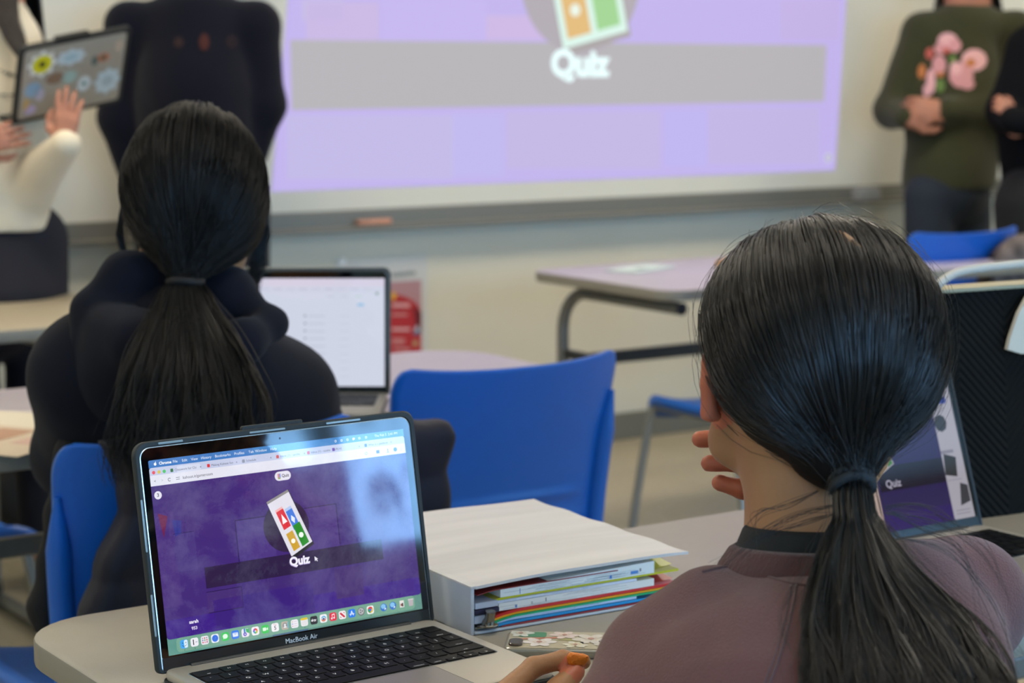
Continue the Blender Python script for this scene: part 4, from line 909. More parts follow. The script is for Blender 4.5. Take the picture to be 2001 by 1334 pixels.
def scalp_strands(c, R, rad, tie, n, M=18, seed=0, hairline=.35, tie_r=.016, lift=.004, conv=.62, wave=.002, shape=None, part=None):
    """strands combed from the hairline over the skull to the tie"""
    rg = np.random.default_rng(seed); l, f, u = R
    D = []
    while len(D) < n:
        v = rg.normal(size=(4000, 3)); v /= np.linalg.norm(v, axis=1)[:, None]
        ok = ~((v[:, 1] > hairline) & (v[:, 2] < .62)) & (v[:, 2] > -.55) & ~((np.abs(v[:, 0]) > .55) & (v[:, 2] < .15) & (v[:, 1] > -.12))
        if part is not None: ok &= ~(np.linalg.norm((v-part[0]), axis=1) < part[1])
        D += list(v[ok])
    D = np.array(D[:n]); te = (np.array(tie)-c)@R.T; e = te/np.array(rad); e /= np.linalg.norm(e)
    cosw = np.clip(D@e, -1, 1); w = np.arccos(cosw); t = np.linspace(0, 1, M)
    sw = np.maximum(1e-4, np.sin(w))
    S = (np.sin((1-t)[None]*w[:, None])/sw[:, None])[..., None]*D[:, None]+(np.sin(t[None]*w[:, None])/sw[:, None])[..., None]*e
    S /= np.linalg.norm(S, axis=2, keepdims=True)
    off = rg.uniform(0, lift, n)[:, None]; ripple = wave*np.sin(D[:, :1]*19+D[:, 2:]*13+t[None]*5)+wave*.7*np.sin(D[:, :1]*47+t[None]*3)
    P = S*np.array(rad)*(1+((off+ripple)/np.mean(rad))[..., None])
    if shape is not None: P = shape(P, S)
    P = P+ (rg.normal(size=(n, 3))*.0006)[:, None]
    Tt = te+rg.normal(size=(n, 3))*tie_r*.45
    k = np.clip((t-conv)/(1-conv), 0, 1); k = (k*k*(3-2*k))[None, :, None]
    # only the last stretch of the longer strands leaves the scalp
    P = P*(1-k)+Tt[:, None]*k
    return c+P@R
def tail_strands(spine, hw, th, side, back, n, M=22, seed=0, wave=.006, minlen=.75, fly=0.):
    rg = np.random.default_rng(seed); sp = np.array(bez(spine, 8)); t0 = np.linspace(0, 1, len(sp)); hwf = np.interp(t0, np.linspace(0, 1, len(hw)), hw); thf = np.interp(t0, np.linspace(0, 1, len(th)), th)
    a = rg.uniform(0, 2*math.pi, n); q = np.sqrt(rg.uniform(.05, 1, n)); A = q*np.cos(a); Bq = q*np.sin(a)
    if fly: A = A*(1+fly*rg.normal(size=n))
    L = rg.uniform(minlen, 1, n); tt = np.linspace(0, 1, M)[None]*L[:, None]
    X = np.stack([np.interp(tt, t0, sp[:, i]) for i in range(3)], -1); H = np.interp(tt, t0, hwf); T = np.interp(tt, t0, thf)
    A = A[:, None]; Bq = Bq[:, None]; cl = np.sin(A*23)*.35; ph = A*9+Bq*4
    lat = H*(A+.06*np.sin(tt*7+ph)+.05*np.sin(tt*15+cl*9))+wave*np.sin(tt*6+cl*5)*tt; dep = T*(Bq+.08*np.sin(tt*9+ph*2))
    return X+lat[..., None]*side+dep[..., None]*back

# ===== person in the brown sweatshirt, seated close by =====
G1 = empty('person', (1.10, 1.02, 0)); tag(G1, 'person in a mauve-brown sweatshirt with low black ponytail, seen from behind at the front table', 'person')
hc = C(1603, 702, 1.665); yawh = math.radians(3)
f1 = nrm(FWD*math.cos(yawh)-RIGHT*math.sin(yawh)); f1 = nrm(f1-UP*.10); R1 = frame(f1)
pel = np.array([1.10, .98, .56]); chest = C(1550, 1430, 1.57); nb = C(1590, 1110, 1.66)
shL, elL, wrL = C(1300, 1298, 1.64), C(1165, 1570, 1.55), C(905, 1450, 1.685)
shR, elR, wrR = C(1880, 1178, 1.70), np.array([1.235, 1.33, .78]), C(1560, 1020, 1.83)
body = head_prims(hc, R1, .94)
body += chain([C(1568, 820, 1.675), C(1588, 1080, 1.665)], [.050, .054], .02)
body += chain([nb, C(1575, 1270, 1.63), chest, pel], [.045, .052, .085, .12], .03)
body += chain([C(1580, 1250, 1.64), shL], [.038, .038], .02)+chain([C(1610, 1240, 1.65), shR], [.038, .038], .02)
body += chain([shL, elL, wrL], [.042, .036, .024], .02)+chain([shR, elR, wrR], [.042, .036, .024], .02)
hipL = pel+np.array([-.09, .02, -.02]); hipR = pel+np.array([.09, .02, -.02])
body += leg_prims(hipL, hipL+np.array([-.04, .40, .0]), np.array([.97, 1.36, .09]))+leg_prims(hipR, hipR+np.array([.05, .40, .0]), np.array([1.24, 1.38, .09]))
for x in (.97, 1.24): body += [cap((x, 1.36, .05), (x, 1.50, .035), .036, .028, .02)]
# left hand: palm off to the lower left, index finger and thumb pinch a snack
mI = C(972, 1368, 1.815)
body += chain([wrL, C(940, 1400, 1.75), mI], [.026, .024, .0135], .015)
body += chain([wrL, C(960, 1430, 1.77)], [.024, .013], .015)+chain([wrL, C(965, 1470, 1.75)], [.023, .012], .015)+chain([wrL, C(965, 1505, 1.73)], [.020, .011], .015)
body += chain([mI, C(1042, 1303, 1.845), C(1100, 1288, 1.862), C(1140, 1293, 1.868)], [.0118, .0092, .0084, .0070], .004)
body += chain([C(960, 1430, 1.77), C(1040, 1392, 1.81), C(1090, 1392, 1.80), C(1105, 1420, 1.78)], [.0115, .0095, .0085, .0072], .004)
body += chain([C(965, 1470, 1.75), C(1035, 1440, 1.79), C(1075, 1445, 1.77), C(1080, 1475, 1.75)], [.011, .009, .008, .007], .004)
body += chain([C(965, 1505, 1.73), C(1015, 1490, 1.76), C(1045, 1500, 1.74), C(1045, 1522, 1.73)], [.0095, .008, .007, .006], .004)
body += chain([C(950, 1445, 1.74), C(1035, 1415, 1.80), C(1090, 1352, 1.835), C(1124, 1312, 1.852)], [.018, .0135, .0112, .0090], .008)
# right hand under the chin, three fingertips past the cheek
kn = [C(1478, 862, 1.775), C(1490, 898, 1.78), C(1502, 936, 1.785)]
body += chain([wrR, C(1560, 960, 1.80)], [.026, .026], .02)
for k_, (tip, mid) in zip(kn, ((C(1368, 858, 1.765), C(1420, 856, 1.76)), (C(1386, 905, 1.77), C(1440, 902, 1.765)), (C(1407, 943, 1.775), C(1452, 956, 1.77)))):
    body += chain([C(1560, 950, 1.80), k_, mid, tip], [.018, .0095, .0082, .0074], .005)
body += chain([C(1560, 930, 1.80), C(1500, 836, 1.79), C(1450, 810, 1.785), C(1430, 800, 1.78)], [.018, .009, .008, .007], .006)
body += chain([C(1585, 960, 1.79), C(1560, 880, 1.77), C(1530, 830, 1.76)], [.018, .011, .009], .008)
# ear on the left of the head
ea, eb = C(1378, 700, 1.655), C(1384, 800, 1.658)
l, f, u = R1
body = [p for p in body]
earc = C(1391, 752, 1.655)
body += [cap(C(1390, 704, 1.648), C(1386, 750, 1.645), .0082, .0074, .003), cap(C(1386, 750, 1.645), C(1386, 806, 1.652), .0070, .0072, .003), cap(C(1404, 712, 1.656), C(1408, 785, 1.662), .0062, .0062, .003), cap(C(1383, 808, 1.652), C(1398, 812, 1.655), .0056, .0050, .003)]
body += [cap(C(1422, 822, 1.68), C(1432, 862, 1.70), .014, .017, .015), cap(C(1432, 862, 1.70), C(1475, 888, 1.73), .017, .018, .015)]
V, Q = surface(body, .0026); fc = V[Q].mean(1)
warm = pdist(cap(ea, eb, .020, .022), fc) < 0
for a_ in (C(1368, 858, 1.765), C(1386, 905, 1.77), C(1407, 943, 1.775)): warm |= np.linalg.norm(fc-a_, axis=1) < .034
warm |= np.linalg.norm(fc-C(1124, 1312, 1.852), axis=1) < .016
obj('body', np_mesh('body', V, Q, [skin, mat('skin_flushed', 'B8694E', .45, sss=.15, spec=.4)], mi=warm.astype(int)), G1, True)
eyes(G1, hc, R1, .94)
# sweatshirt
brown = mat('brown_fleece', '694644', .92, bump=.55, bscale=700, var=.07, vscale=9, sheen=.25, spec=.15)
fold = folds(.0032, 26, 3)
sw = [ell(C(1550, 1500, 1.58), (.15, .10, .135), frame(FWD), .03)]
sw += chain([C(1592, 1262, 1.64), C(1545, 1480, 1.56), pel], [.058, .105, .145], .03)
sw += chain([C(1540, 1245, 1.645), C(1400, 1232, 1.640), shL], [.052, .050, .051], .02)
sw += chain([C(1650, 1225, 1.645), C(1780, 1185, 1.67), shR], [.052, .051, .053], .02)
sw += [cap(C(1500, 1330, 1.60), C(1360, 1360, 1.61), .075, .065, .03), cap(C(1650, 1320, 1.60), C(1800, 1300, 1.63), .08, .075, .03)]
sw += chain([shL, (shL+elL)/2, elL, wrL*.85+elL*.15], [.051, .049, .046, .036], .02)
sw += chain([shR, elR, wrR*.7+elR*.3], [.053, .045, .034], .02)
def fold1(P):
    return fold(P)*np.clip((1.02-P[:, 2])*8, .25, 1.)
swo = sdf_obj('sweatshirt', sw, .0045, brown, G1, fold1)
# rib collar standing up round the neck
def ring_band(name, cpt, ax, rx, ry, h, th, m_, parent, R, n=48, flare=0., wob=0., lean=(0, 0)):
    g = MB(); rr = []
    for (dr, dz) in ((0, 0), (th*.8, h*.12), (th, h*.5), (th*.75, h*.9), (th*.2, h), (-th*.3, h*.9), (-th*.4, h*.1)):
        rr.append([tuple(cpt+R[0]*((rx+dr+flare*(1-dz/h))*math.cos(a))+R[1]*((ry+dr+flare*(1-dz/h))*math.sin(a))+R[2]*(dz+wob*math.sin(3*a))) for a in np.linspace(0, 2*math.pi, n+1)[:-1]])
    rr.append(rr[0]); g.rings(rr, m_, caps=False); return g.build(name, parent, world=True, smooth=True)
rib = mat('brown_rib', '5E4342', .95, bump=.8, bscale=260, sheen=.2, spec=.1, stretch=(1, 1, .15))
Rc = frame(nrm(FWD-UP*.12), nrm(UP+FWD*.12))
ring_band('collar', C(1594, 1136, 1.655), None, .064, .058, .030, .0065, rib, G1, Rc, flare=.016)
tee = mat('black_tee', '1B1E20', .85, bump=.3, bscale=500)
ring_band('undershirt', C(1592, 1112, 1.658), None, .055, .052, .036, .003, tee, G1, Rc, flare=.012)
def bvh(o):
    me = o.data; b = np.zeros(len(me.vertices)*3); me.vertices.foreach_get('co', b); b = b.reshape(-1, 3)
    l_ = np.array(o.parent.location) if o.parent else 0
    return BVHTree.FromPolygons([tuple(v) for v in b+l_], [tuple(p.vertices) for p in me.polygons])
tr = bvh(swo)
def on_surface(tree, pts, out=.0):
    res = []
    for px, py in pts:
        r = ray(px, py); h = tree.ray_cast(Vector(EYE), Vector(r).normalized())
        if h[0] is not None: res.append(np.array(h[0])+np.array(h[1])*out*(-1 if np.dot(np.array(h[1]), r) > 0 else 1))
    return res
seam_m = mat('brown_seam', '5E4444', .95, sheen=.2)
def seam(parent, tree, pts, r, m_, name='seam', n=6, out=.0):
    P = on_surface(tree, [tuple(p) for p in bez([(x, y, 0) for x, y in pts], n)] if 0 else [(float(p[0]), float(p[1])) for p in bez([(x, y, 0) for x, y in pts], n)], out)
    if len(P) > 3: g = MB(); g.tube(P, r, m_, 6); return g.build(name, parent, smooth=True, world=True)
seam(G1, tr, [(1372, 1118), (1420, 1108), (1470, 1118), (1530, 1136), (1560, 1142), (1640, 1150)], .0016, seam_m)
seam(G1, tr, [(1556, 1143), (1550, 1180), (1538, 1230), (1520, 1290), (1500, 1345), (1490, 1400)], .0013, seam_m)
seam(G1, tr, [(1546, 1143), (1540, 1180), (1528, 1230), (1510, 1290), (1490, 1345), (1480, 1400)], .0009, seam_m)
trousers = mat('dark_trousers', '24262C', .85, bump=.3, bscale=300)
tz = chain([pel, pel+np.array([0, .03, -.03])], [.150, .13], .04)+leg_prims(hipL, hipL+np.array([-.04, .40, .0]), np.array([.97, 1.36, .12]), (.105, .078, .06))+leg_prims(hipR, hipR+np.array([.05, .40, .0]), np.array([1.24, 1.38, .12]), (.105, .078, .06))
sdf_obj('trousers', tz, .010, trousers, G1)
shoe_m = mat('black_shoe', '1C1C1E', .6)
for x, y in ((.97, 1.37), (1.24, 1.39)): sdf_obj('shoe', [cap((x, y-.02, .045), (x, y+.15, .036), .045, .036, .02)], .008, shoe_m, G1)
# hair: cap, combed strands, tie, tail
tie = C(1664, 936, 1.578); rad = np.array([.0935, .108, .0915]); hcc = C(1605, 652, 1.655)
def shp(P, S): # fuller lower back of the head
    return P*(1+.15*np.clip(-S[..., 2:3], 0, 1))
core = [ell(hcc, rad*.965, R1, .01), ell(C(1604, 690, 1.645), (.086, .095, .085), R1, .02), cap(C(1620, 790, 1.62), C(1645, 870, 1.60), .055, .034, .03), cap(C(1640, 880, 1.60), tie, .032, .012, .02)]
# keep the face and ears clear
core += [ell(hcc+(f1*.115-R1[2]*.055), np.array([.085, .075, .105]), R1, None)]
core[-1] = ('e', core[-1][1], core[-1][2], R1, None, -1)
core += [('e', C(1372, 768, 1.66), np.array([.026, .045, .058]), R1, None, -1)]
V1, Q1 = surface(core, .004)
tc1 = BVHTree.FromPolygons([tuple(v) for v in V1], [tuple(int(k) for k in q) for q in Q1])
spl = chain([tie, C(1668, 1010, 1.565), C(1690, 1110, 1.55), C(1735, 1230, 1.52), C(1785, 1400, 1.48)], [.013, .018, .030, .045, .045], .02)
PS = scalp_strands(hcc, R1, rad, tie, 7000, seed=1, shape=shp, conv=.68, hairline=.30, part=None)
ea, eb = C(1378, 700, 1.655), C(1384, 800, 1.658)
PS = PS[np.array([pdist(cap(ea, eb, .0145, .017), p_).min() > 0 for p_ in PS])]
V2, Q2 = strands(PS, .00042)
pt_ = on_surface(tc1, [(1622, 462), (1640, 470), (1655, 482), (1668, 492), (1688, 504)], .0058)
g = MB(); g.tube(pt_, [.001, .0030, .0042, .003, .001], skin, 8); g.build('parting', G1, world=True, smooth=True)
fly = scalp_strands(hcc, R1, rad*1.035, tie, 260, seed=9, shape=shp, conv=.75, hairline=.2, lift=.009, wave=.004); V3, Q3 = strands(fly, .00016)
V, Q = merge([(V1, Q1), (V2, Q2), (V3, Q3)]); mi = np.concatenate([np.ones(len(Q1)), np.zeros(len(Q2)+len(Q3))])
obj('hair', np_mesh('hair', V, Q, [hair_m, hair_core], mi=mi), G1, True)
sp = [tie, C(1672, 1010, 1.560), C(1688, 1100, 1.535), C(1735, 1210, 1.505), C(1782, 1330, 1.465), C(1815, 1480, 1.42)]
hw = [.013, .016, .038, .062, .074, .066]; th = [.013, .014, .020, .024, .026, .022]
cs_ = []
spb = bez(sp, 4)
for i in range(len(spb)-1):
    t_ = i/(len(spb)-1); w_ = np.interp(t_, np.linspace(0, 1, 6), hw); h_ = np.interp(t_, np.linspace(0, 1, 6), th)
    cs_ += [cap(spb[i]-RIGHT*max(0, w_*.66-h_*.5), spb[i]+RIGHT*max(0, w_*.66-h_*.5), h_*.5, h_*.5, .006)]
V1, Q1 = surface(cs_, .004)
T1 = tail_strands(sp, hw, th, RIGHT, -FWD, 7500, seed=2, minlen=.8, wave=.006); V2, Q2 = strands(T1, .00042)
T2 = tail_strands(sp, np.array(hw)*1.35, th, RIGHT, -FWD, 130, seed=5, minlen=.6, wave=.02); V3, Q3 = strands(T2, .00018)
# loose wisps over the nape and the right shoulder
W_ = []
for (A_, B_, Cc, D_) in [((1640, 985), (1560, 1010), (1490, 1045), (1405, 1105)), ((1645, 1000), (1570, 1018), (1500, 1050), (1440, 1085)), ((1600, 960), (1540, 990), (1480, 1010), (1462, 1060)), ((1740, 1000), (1800, 1030), (1880, 1080), (1930, 1200)), ((1730, 1000), (1830, 1020), (1920, 1075), (1970, 1180)), ((1730, 990), (1790, 985), (1850, 1010), (1890, 1060)), ((1750, 1050), (1850, 1075), (1940, 1180), (1985, 1300))]:
    for k in range(7):
        j = RNG.normal(size=(4, 2))*np.array([[2, 3], [6, 6], [9, 8], [14, 12]])
        W_.append(np.array([C(A_[0]+j[0, 0], A_[1]+j[0, 1], 1.572), C(B_[0]+j[1, 0], B_[1]+j[1, 1], 1.578), C(Cc[0]+j[2, 0], Cc[1]+j[2, 1], 1.575), C(D_[0]+j[3, 0], D_[1]+j[3, 1], 1.565)]))
W_ = np.array([bez(w, 7) for w in W_]); V4, Q4_ = strands(W_, .00020)
V, Q = merge([(V1, Q1), (V2, Q2), (V3, Q3), (V4, Q4_)]); mi = np.concatenate([np.ones(len(Q1)), np.zeros(len(V)and(len(Q)-len(Q1)))])
obj('ponytail', np_mesh('ponytail', V, Q, [hair_m, hair_core], mi=mi), G1, True)
g = MB(); ax = nrm(sp[1]-tie); e1 = nrm(np.cross(ax, FWD)); e2 = np.cross(ax, e1)
g.M = Matrix(((e1[0], e2[0], ax[0], tie[0]), (e1[1], e2[1], ax[1], tie[1]), (e1[2], e2[2], ax[2], tie[2]), (0, 0, 0, 1)))
for k in range(3): g.tube([(.0150*math.cos(a), .0150*math.sin(a), -.006+.006*k+.0014*math.sin(2*a+k)) for a in np.linspace(0, 2*math.pi, 25)], .0042, mat('dark_elastic', '20262A', .7, bump=.6, bscale=900), 8, caps=False)
g.build('hair_tie', G1, world=True, smooth=True)
# snack between finger and thumb
g = [cap(C(1118, 1284, 1.850), C(1142, 1286, 1.852), .0048, .0042, .002), cap(C(1120, 1292, 1.850), C(1136, 1294, 1.852), .0045, .0040, .002)]
V, Q = surface(g, .0012, folds(-.0008, 400, 2)); o = obj('snack', np_mesh('snack', V, Q, mat('orange_snack', 'D97A18', .5, bump=.4, bscale=500))); tag(o, 'small orange snack pinched between finger and thumb over the laptop', 'snack')

# ===== person in the dark hoodie at the next table =====
G2 = empty('person', (1.19, 2.66, 0)); tag(G2, 'person in a dark navy hoodie with black ponytail, seated behind the front laptop', 'person')
R2 = frame(nrm(FWD-RIGHT*.42-UP*.12)); h2 = C(385, 378, 2.75)
pel2 = np.array([1.21, 2.62, .56]); hd2 = pel2
shL2, shR2 = Yp(165, 735, 2.58), Yp(560, 775, 2.55)
elL2, wrL2 = Yp(155, 890, 2.72), C(210, 850, 3.22)
elR2, wrR2 = Yp(640, 930, 2.70), C(560, 850, 3.25)
b2 = head_prims(h2, R2, 1.0)+chain([C(372, 520, 2.77), C(362, 640, 2.78), Yp(350, 830, 2.60), pel2], [.05, .055, .11, .13], .05)
b2 += chain([C(360, 680, 2.74), shL2, elL2, wrL2], [.05, .042, .036, .025], .02)+chain([C(360, 680, 2.74), shR2, elR2, wrR2], [.05, .042, .036, .025], .02)
b2 += hand(wrL2, FWD+RIGHT*.3, UP, thumb_side=1, s=.92)+hand(wrR2, FWD-RIGHT*.3, UP, thumb_side=-1, s=.92)
hL, hR = pel2+np.array([-.02, .02, -.02]), pel2+np.array([.11, .02, -.02])
kL, kR, aL, aR = hL+np.array([.06, .38, 0]), hR+np.array([.03, .38, 0]), np.array([1.14, 2.70, .09]), np.array([1.28, 2.72, .09])
b2 += leg_prims(hL, kL, aL)+leg_prims(hR, kR, aR)+[cap(aL, aL+np.array([0, .13, -.05]), .036, .028, .02), cap(aR, aR+np.array([0, .13, -.05]), .036, .028, .02)]
V, Q = surface(b2, .004); obj('body', np_mesh('body', V, Q, skin), G2, True); eyes(G2, h2, R2)
navy = mat('navy_fleece', '15161F', .95, bump=.4, bscale=500, var=.10, vscale=8, sheen=.05, spec=.12)
fo2 = folds(.006, 17, 8)
s2 = [ell(Yp(352, 830, 2.58), (.165, .10, .18), frame(FWD), .05), ell(Yp(240, 720, 2.56), (.09, .09, .09), None, .05), ell(Yp(500, 770, 2.55), (.085, .09, .085), None, .05)]
s2 += chain([C(360, 690, 2.76), Yp(350, 880, 2.60), pel2], [.10, .12, .15], .06)
s2 += chain([C(330, 700, 2.74), shL2, elL2, elL2*.3+wrL2*.7], [.075, .070, .062, .042], .04)+chain([C(380, 700, 2.74), shR2, elR2, elR2*.3+wrR2*.7], [.075, .068, .058, .042], .04)
sdf_obj('hoodie', s2, .006, navy, G2, lambda P: fo2(P)*.9)
# hood lying on the shoulders: two rolled lobes round the neck and a sack hanging down the back
hd = [cap(C(178, 604, 2.70), C(262, 668, 2.63), .022, .026, .02), cap(C(178, 604, 2.70), C(250, 545, 2.72), .024, .030, .03), cap(C(250, 545, 2.72), C(330, 540, 2.75), .034, .036, .03),
      cap(C(262, 668, 2.63), C(360, 700, 2.61), .026, .03, .03), cap(C(360, 700, 2.61), C(470, 665, 2.64), .03, .026, .03), cap(C(470, 665, 2.64), C(528, 632, 2.70), .026, .022, .03), cap(C(528, 632, 2.70), C(450, 570, 2.74), .022, .034, .03), cap(C(450, 570, 2.74), C(390, 550, 2.76), .034, .034, .03),
      ell(C(222, 728, 2.70), (.070, .036, .072), frame(FWD), .05), ell(C(310, 715, 2.68), (.07, .03, .07), frame(FWD), .06)]
sdf_obj('hood', hd, .005, navy, G2, folds(.007, 30, 5))
tz = chain([pel2, pel2+np.array([0, .03, -.03])], [.13, .12], .04)+leg_prims(hL, kL, aL+np.array([0, 0, .03]), (.085, .07, .055))+leg_prims(hR, kR, aR+np.array([0, 0, .03]), (.09, .07, .055))
sdf_obj('trousers', tz, .010, trousers, G2)
for a in (aL, aR): sdf_obj('shoe', [cap((a[0], a[1]-.02, .045), (a[0], a[1]+.15, .036), .045, .036, .02)], .008, shoe_m, G2)
tie2 = C(362, 548, 2.66); rad2 = np.array([.094, .105, .118]); c2 = C(380, 378, 2.74)
core = [ell(c2, rad2*.97, R2, .02), cap(C(372, 440, 2.715), C(364, 515, 2.68), .058, .028, .03), ('e', c2+(R2[1]*.12-R2[2]*.06), np.array([.09, .075, .11]), R2, None, -1)]
V1, Q1 = surface(core, .006)
PS = scalp_strands(c2, R2, rad2, tie2, 3600, seed=4, conv=.5, hairline=.3, M=16); V2, Q2 = strands(PS, .0006)
# strands left out at the right cheek
W_ = []
for k in range(160):
    j = RNG.normal(size=(5, 2))*np.array([[4, 5], [5, 6], [6, 8], [7, 10], [9, 16]])
    W_.append(bez([C(485+j[0, 0], 300+j[0, 1], 2.78), C(508+j[1, 0], 380+j[1, 1], 2.78), C(512+j[2, 0], 450+j[2, 1], 2.78), C(500+j[3, 0], 520+j[3, 1], 2.78), C(492+j[4, 0], 572+j[4, 1], 2.77)], 5))
for k in range(60):
    j = RNG.normal(size=(4, 2))*4
    W_.append(bez([C(275+j[0, 0], 330+j[0, 1], 2.77), C(243+j[1, 0], 400+j[1, 1], 2.77), C(236+j[2, 0], 460+j[2, 1], 2.77), C(248+j[3, 0], 520+j[3, 1], 2.77)], 7)[:21])
V3, Q3 = merge([strands(np.array([w for w in W_ if len(w) == n_]), .0006) for n_ in (21, 22) if any(len(w) == n_ for w in W_)])
V, Q = merge([(V1, Q1), (V2, Q2), (V3, Q3)]); obj('hair', np_mesh('hair', V, Q, [hair2, hair_core], mi=np.concatenate([np.ones(len(Q1)), np.zeros(len(Q)-len(Q1))])), G2, True)
sp = [tie2, C(362, 600, 2.62), C(366, 680, 2.555), C(372, 780, 2.52), C(365, 880, 2.50), C(360, 960, 2.49)]
hw = [.018, .036, .062, .082, .090, .075]; th = [.018, .02, .02, .02, .018, .01]; cs_ = []
spb = bez(sp, 4)
for i in range(len(spb)-1):
    t_ = i/(len(spb)-1); w_ = np.interp(t_, np.linspace(0, 1, 6), hw); h_ = np.interp(t_, np.linspace(0, 1, 6), th)
    cs_ += [cap(spb[i]-RIGHT*max(0, w_*.6-h_*.5), spb[i]+RIGHT*max(0, w_*.6-h_*.5), h_*.5, h_*.5, .006)]
V1, Q1 = surface(cs_, .006)
T1 = tail_strands(sp, hw, th, RIGHT, -FWD, 4600, seed=12, minlen=.6, wave=.012, fly=.12); V2, Q2 = strands(T1, .0006)
V, Q = merge([(V1, Q1), (V2, Q2)]); obj('ponytail', np_mesh('ponytail', V, Q, [hair2, hair_core], mi=np.concatenate([np.ones(len(Q1)), np.zeros(len(Q2))])), G2, True)
g = MB(); g.M = Matrix.Translation(tuple(tie2)) 
g.tube([(.021*math.cos(a), .021*math.sin(a), .002*math.sin(2*a)) for a in np.linspace(0, 2*math.pi, 21)], .0055, mat('black_elastic', '0C0C0E', .8), 8, caps=False); g.build('hair_tie', G2, world=True, smooth=True)

# jacket slung over that chair
def poly_sdf(poly):
    P = np.array(poly)
    def f(q):
        d = np.full(len(q), 1e9); ins = np.zeros(len(q), bool); n = len(P)
        for i in range(n):
            a = P[i]; b = P[(i+1) % n]; e = b-a; w = q-a; t = np.clip((w@e)/(e@e), 0, 1); d = np.minimum(d, np.linalg.norm(w-t[:, None]*e, axis=1))
            c_ = (a[1] > q[:, 1]) != (b[1] > q[:, 1]); x = a[0]+(q[:, 1]-a[1])/(b[1]-a[1]+1e-12)*(b[0]-a[0]); ins ^= c_ & (q[:, 0] < x)
        return np.where(ins, -d, d)
    return f
def drape(px_poly, Yc, slope, thick, rnd=.018):
    """padded cloth panel near the plane y = Yc + slope*(z-.6)"""
    pts = []
    for px, py in px_poly:
        r = ray(px, py); T = (Yc+slope*(CH-.6))/(r[1]-slope*r[2]) if 0 else None
        # EYE + r*T ; y = Yc+slope*(z-.6)
        T = (Yc+slope*(CH-.6))/(r[1]-slope*r[2]); p = EYE+r*T; pts.append((p[0], p[2]))
    f2 = poly_sdf(pts); pts = np.array(pts)
    def fn(P):
        a = f2(P[:, [0, 2]])+rnd; b = np.abs(P[:, 1]-(Yc+slope*(P[:, 2]-.6)))-thick+rnd
        return np.minimum(np.maximum(a, b), 0)+np.sqrt(np.maximum(a, 0)**2+np.maximum(b, 0)**2)-rnd
    lo = np.array([pts[:, 0].min(), Yc-.12, pts[:, 1].min()]); hi = np.array([pts[:, 0].max(), Yc+.08, pts[:, 1].max()])
    return ('f', fn, lo, hi, .02)
jk = mat('navy_puffer', '171A2B', .55, bump=.25, bscale=60, spec=.3, var=.08, vscale=12)
pj = [drape([(203, 868), (250, 930), (238, 1000), (205, 1090), (166, 1190), (150, 1330), (700, 1330), (850, 1180), (858, 1000), (872, 850), (862, 824), (800, 818), (560, 860), (300, 858)], 2.418, -.06, .026)]
def puff(P): return .007*np.abs(np.sin((P[:, 2]+.02*np.sin(P[:, 0]*14))*math.pi/.085))*-1+.0025*np.sin(P[:, 0]*60+P[:, 2]*40)
V, Q = surface(pj, .006, puff); jo = obj('jacket', np_mesh('jacket', V, Q, jk)); tag(jo, 'dark navy padded jacket slung over the back of the blue chair behind the front laptop', 'jacket')
slv = chain([C(140, 880, 2.76), C(112, 1000, 2.76), C(98, 1100, 2.76), C(84, 1185, 2.75), C(84, 1225, 2.75)], [.026, .018, .019, .022, .014], .02)
V, Q = surface(slv, .006, folds(.005, 26, 4)); so = obj('scarf', np_mesh('scarf', V, Q, mat('black_knit', '121214', .9, bump=.5, bscale=300))); tag(so, 'black scarf hanging down beside the left edge of the blue chair back', 'scarf')

# ===== standing people =====
def stander(root_xy, head_c, headR, skin_m, shirt, pants, torso, armL, armR, legs, label, noise, shirt_m, pants_m, hair_fn, hands, extra_shirt=(), vox=.005, hem=None):
    G = empty('person', (*root_xy, 0)); tag(G, label, 'person')
    b = head_prims(head_c, headR)+chain([head_c-UP*.08, torso[0]], [.05, .055], .02)+chain(torso, [.08]+[.10]*(len(torso)-1), .05)
    for A in (armL, armR): b += chain([torso[0]-UP*.05]+list(A), [.05, .045, .036, .025], .02)
    for H in hands: b += hand(**H)
    for (hp, kn_, an) in legs: b += leg_prims(hp, kn_, an)+[cap(an, an-np.array([0, .13, .05]), .036, .028, .02)]
    V, Q = surface(b, vox); obj('body', np_mesh('body', V, Q, skin_m), G, True); eyes(G, head_c, headR)
    V, Q = surface(shirt, .007, noise); obj('sweatshirt', np_mesh('sweatshirt', V, Q, shirt_m), G, True)
    V, Q = surface(pants, .009); obj('trousers', np_mesh('trousers', V, Q, pants_m), G, True)
    for (hp, kn_, an) in legs: sdf_obj('shoe', [cap((an[0], an[1]+.02, .045), (an[0], an[1]-.15, .036), .045, .036, .02)], .01, shoe_m, G)
    hair_fn(G); return G
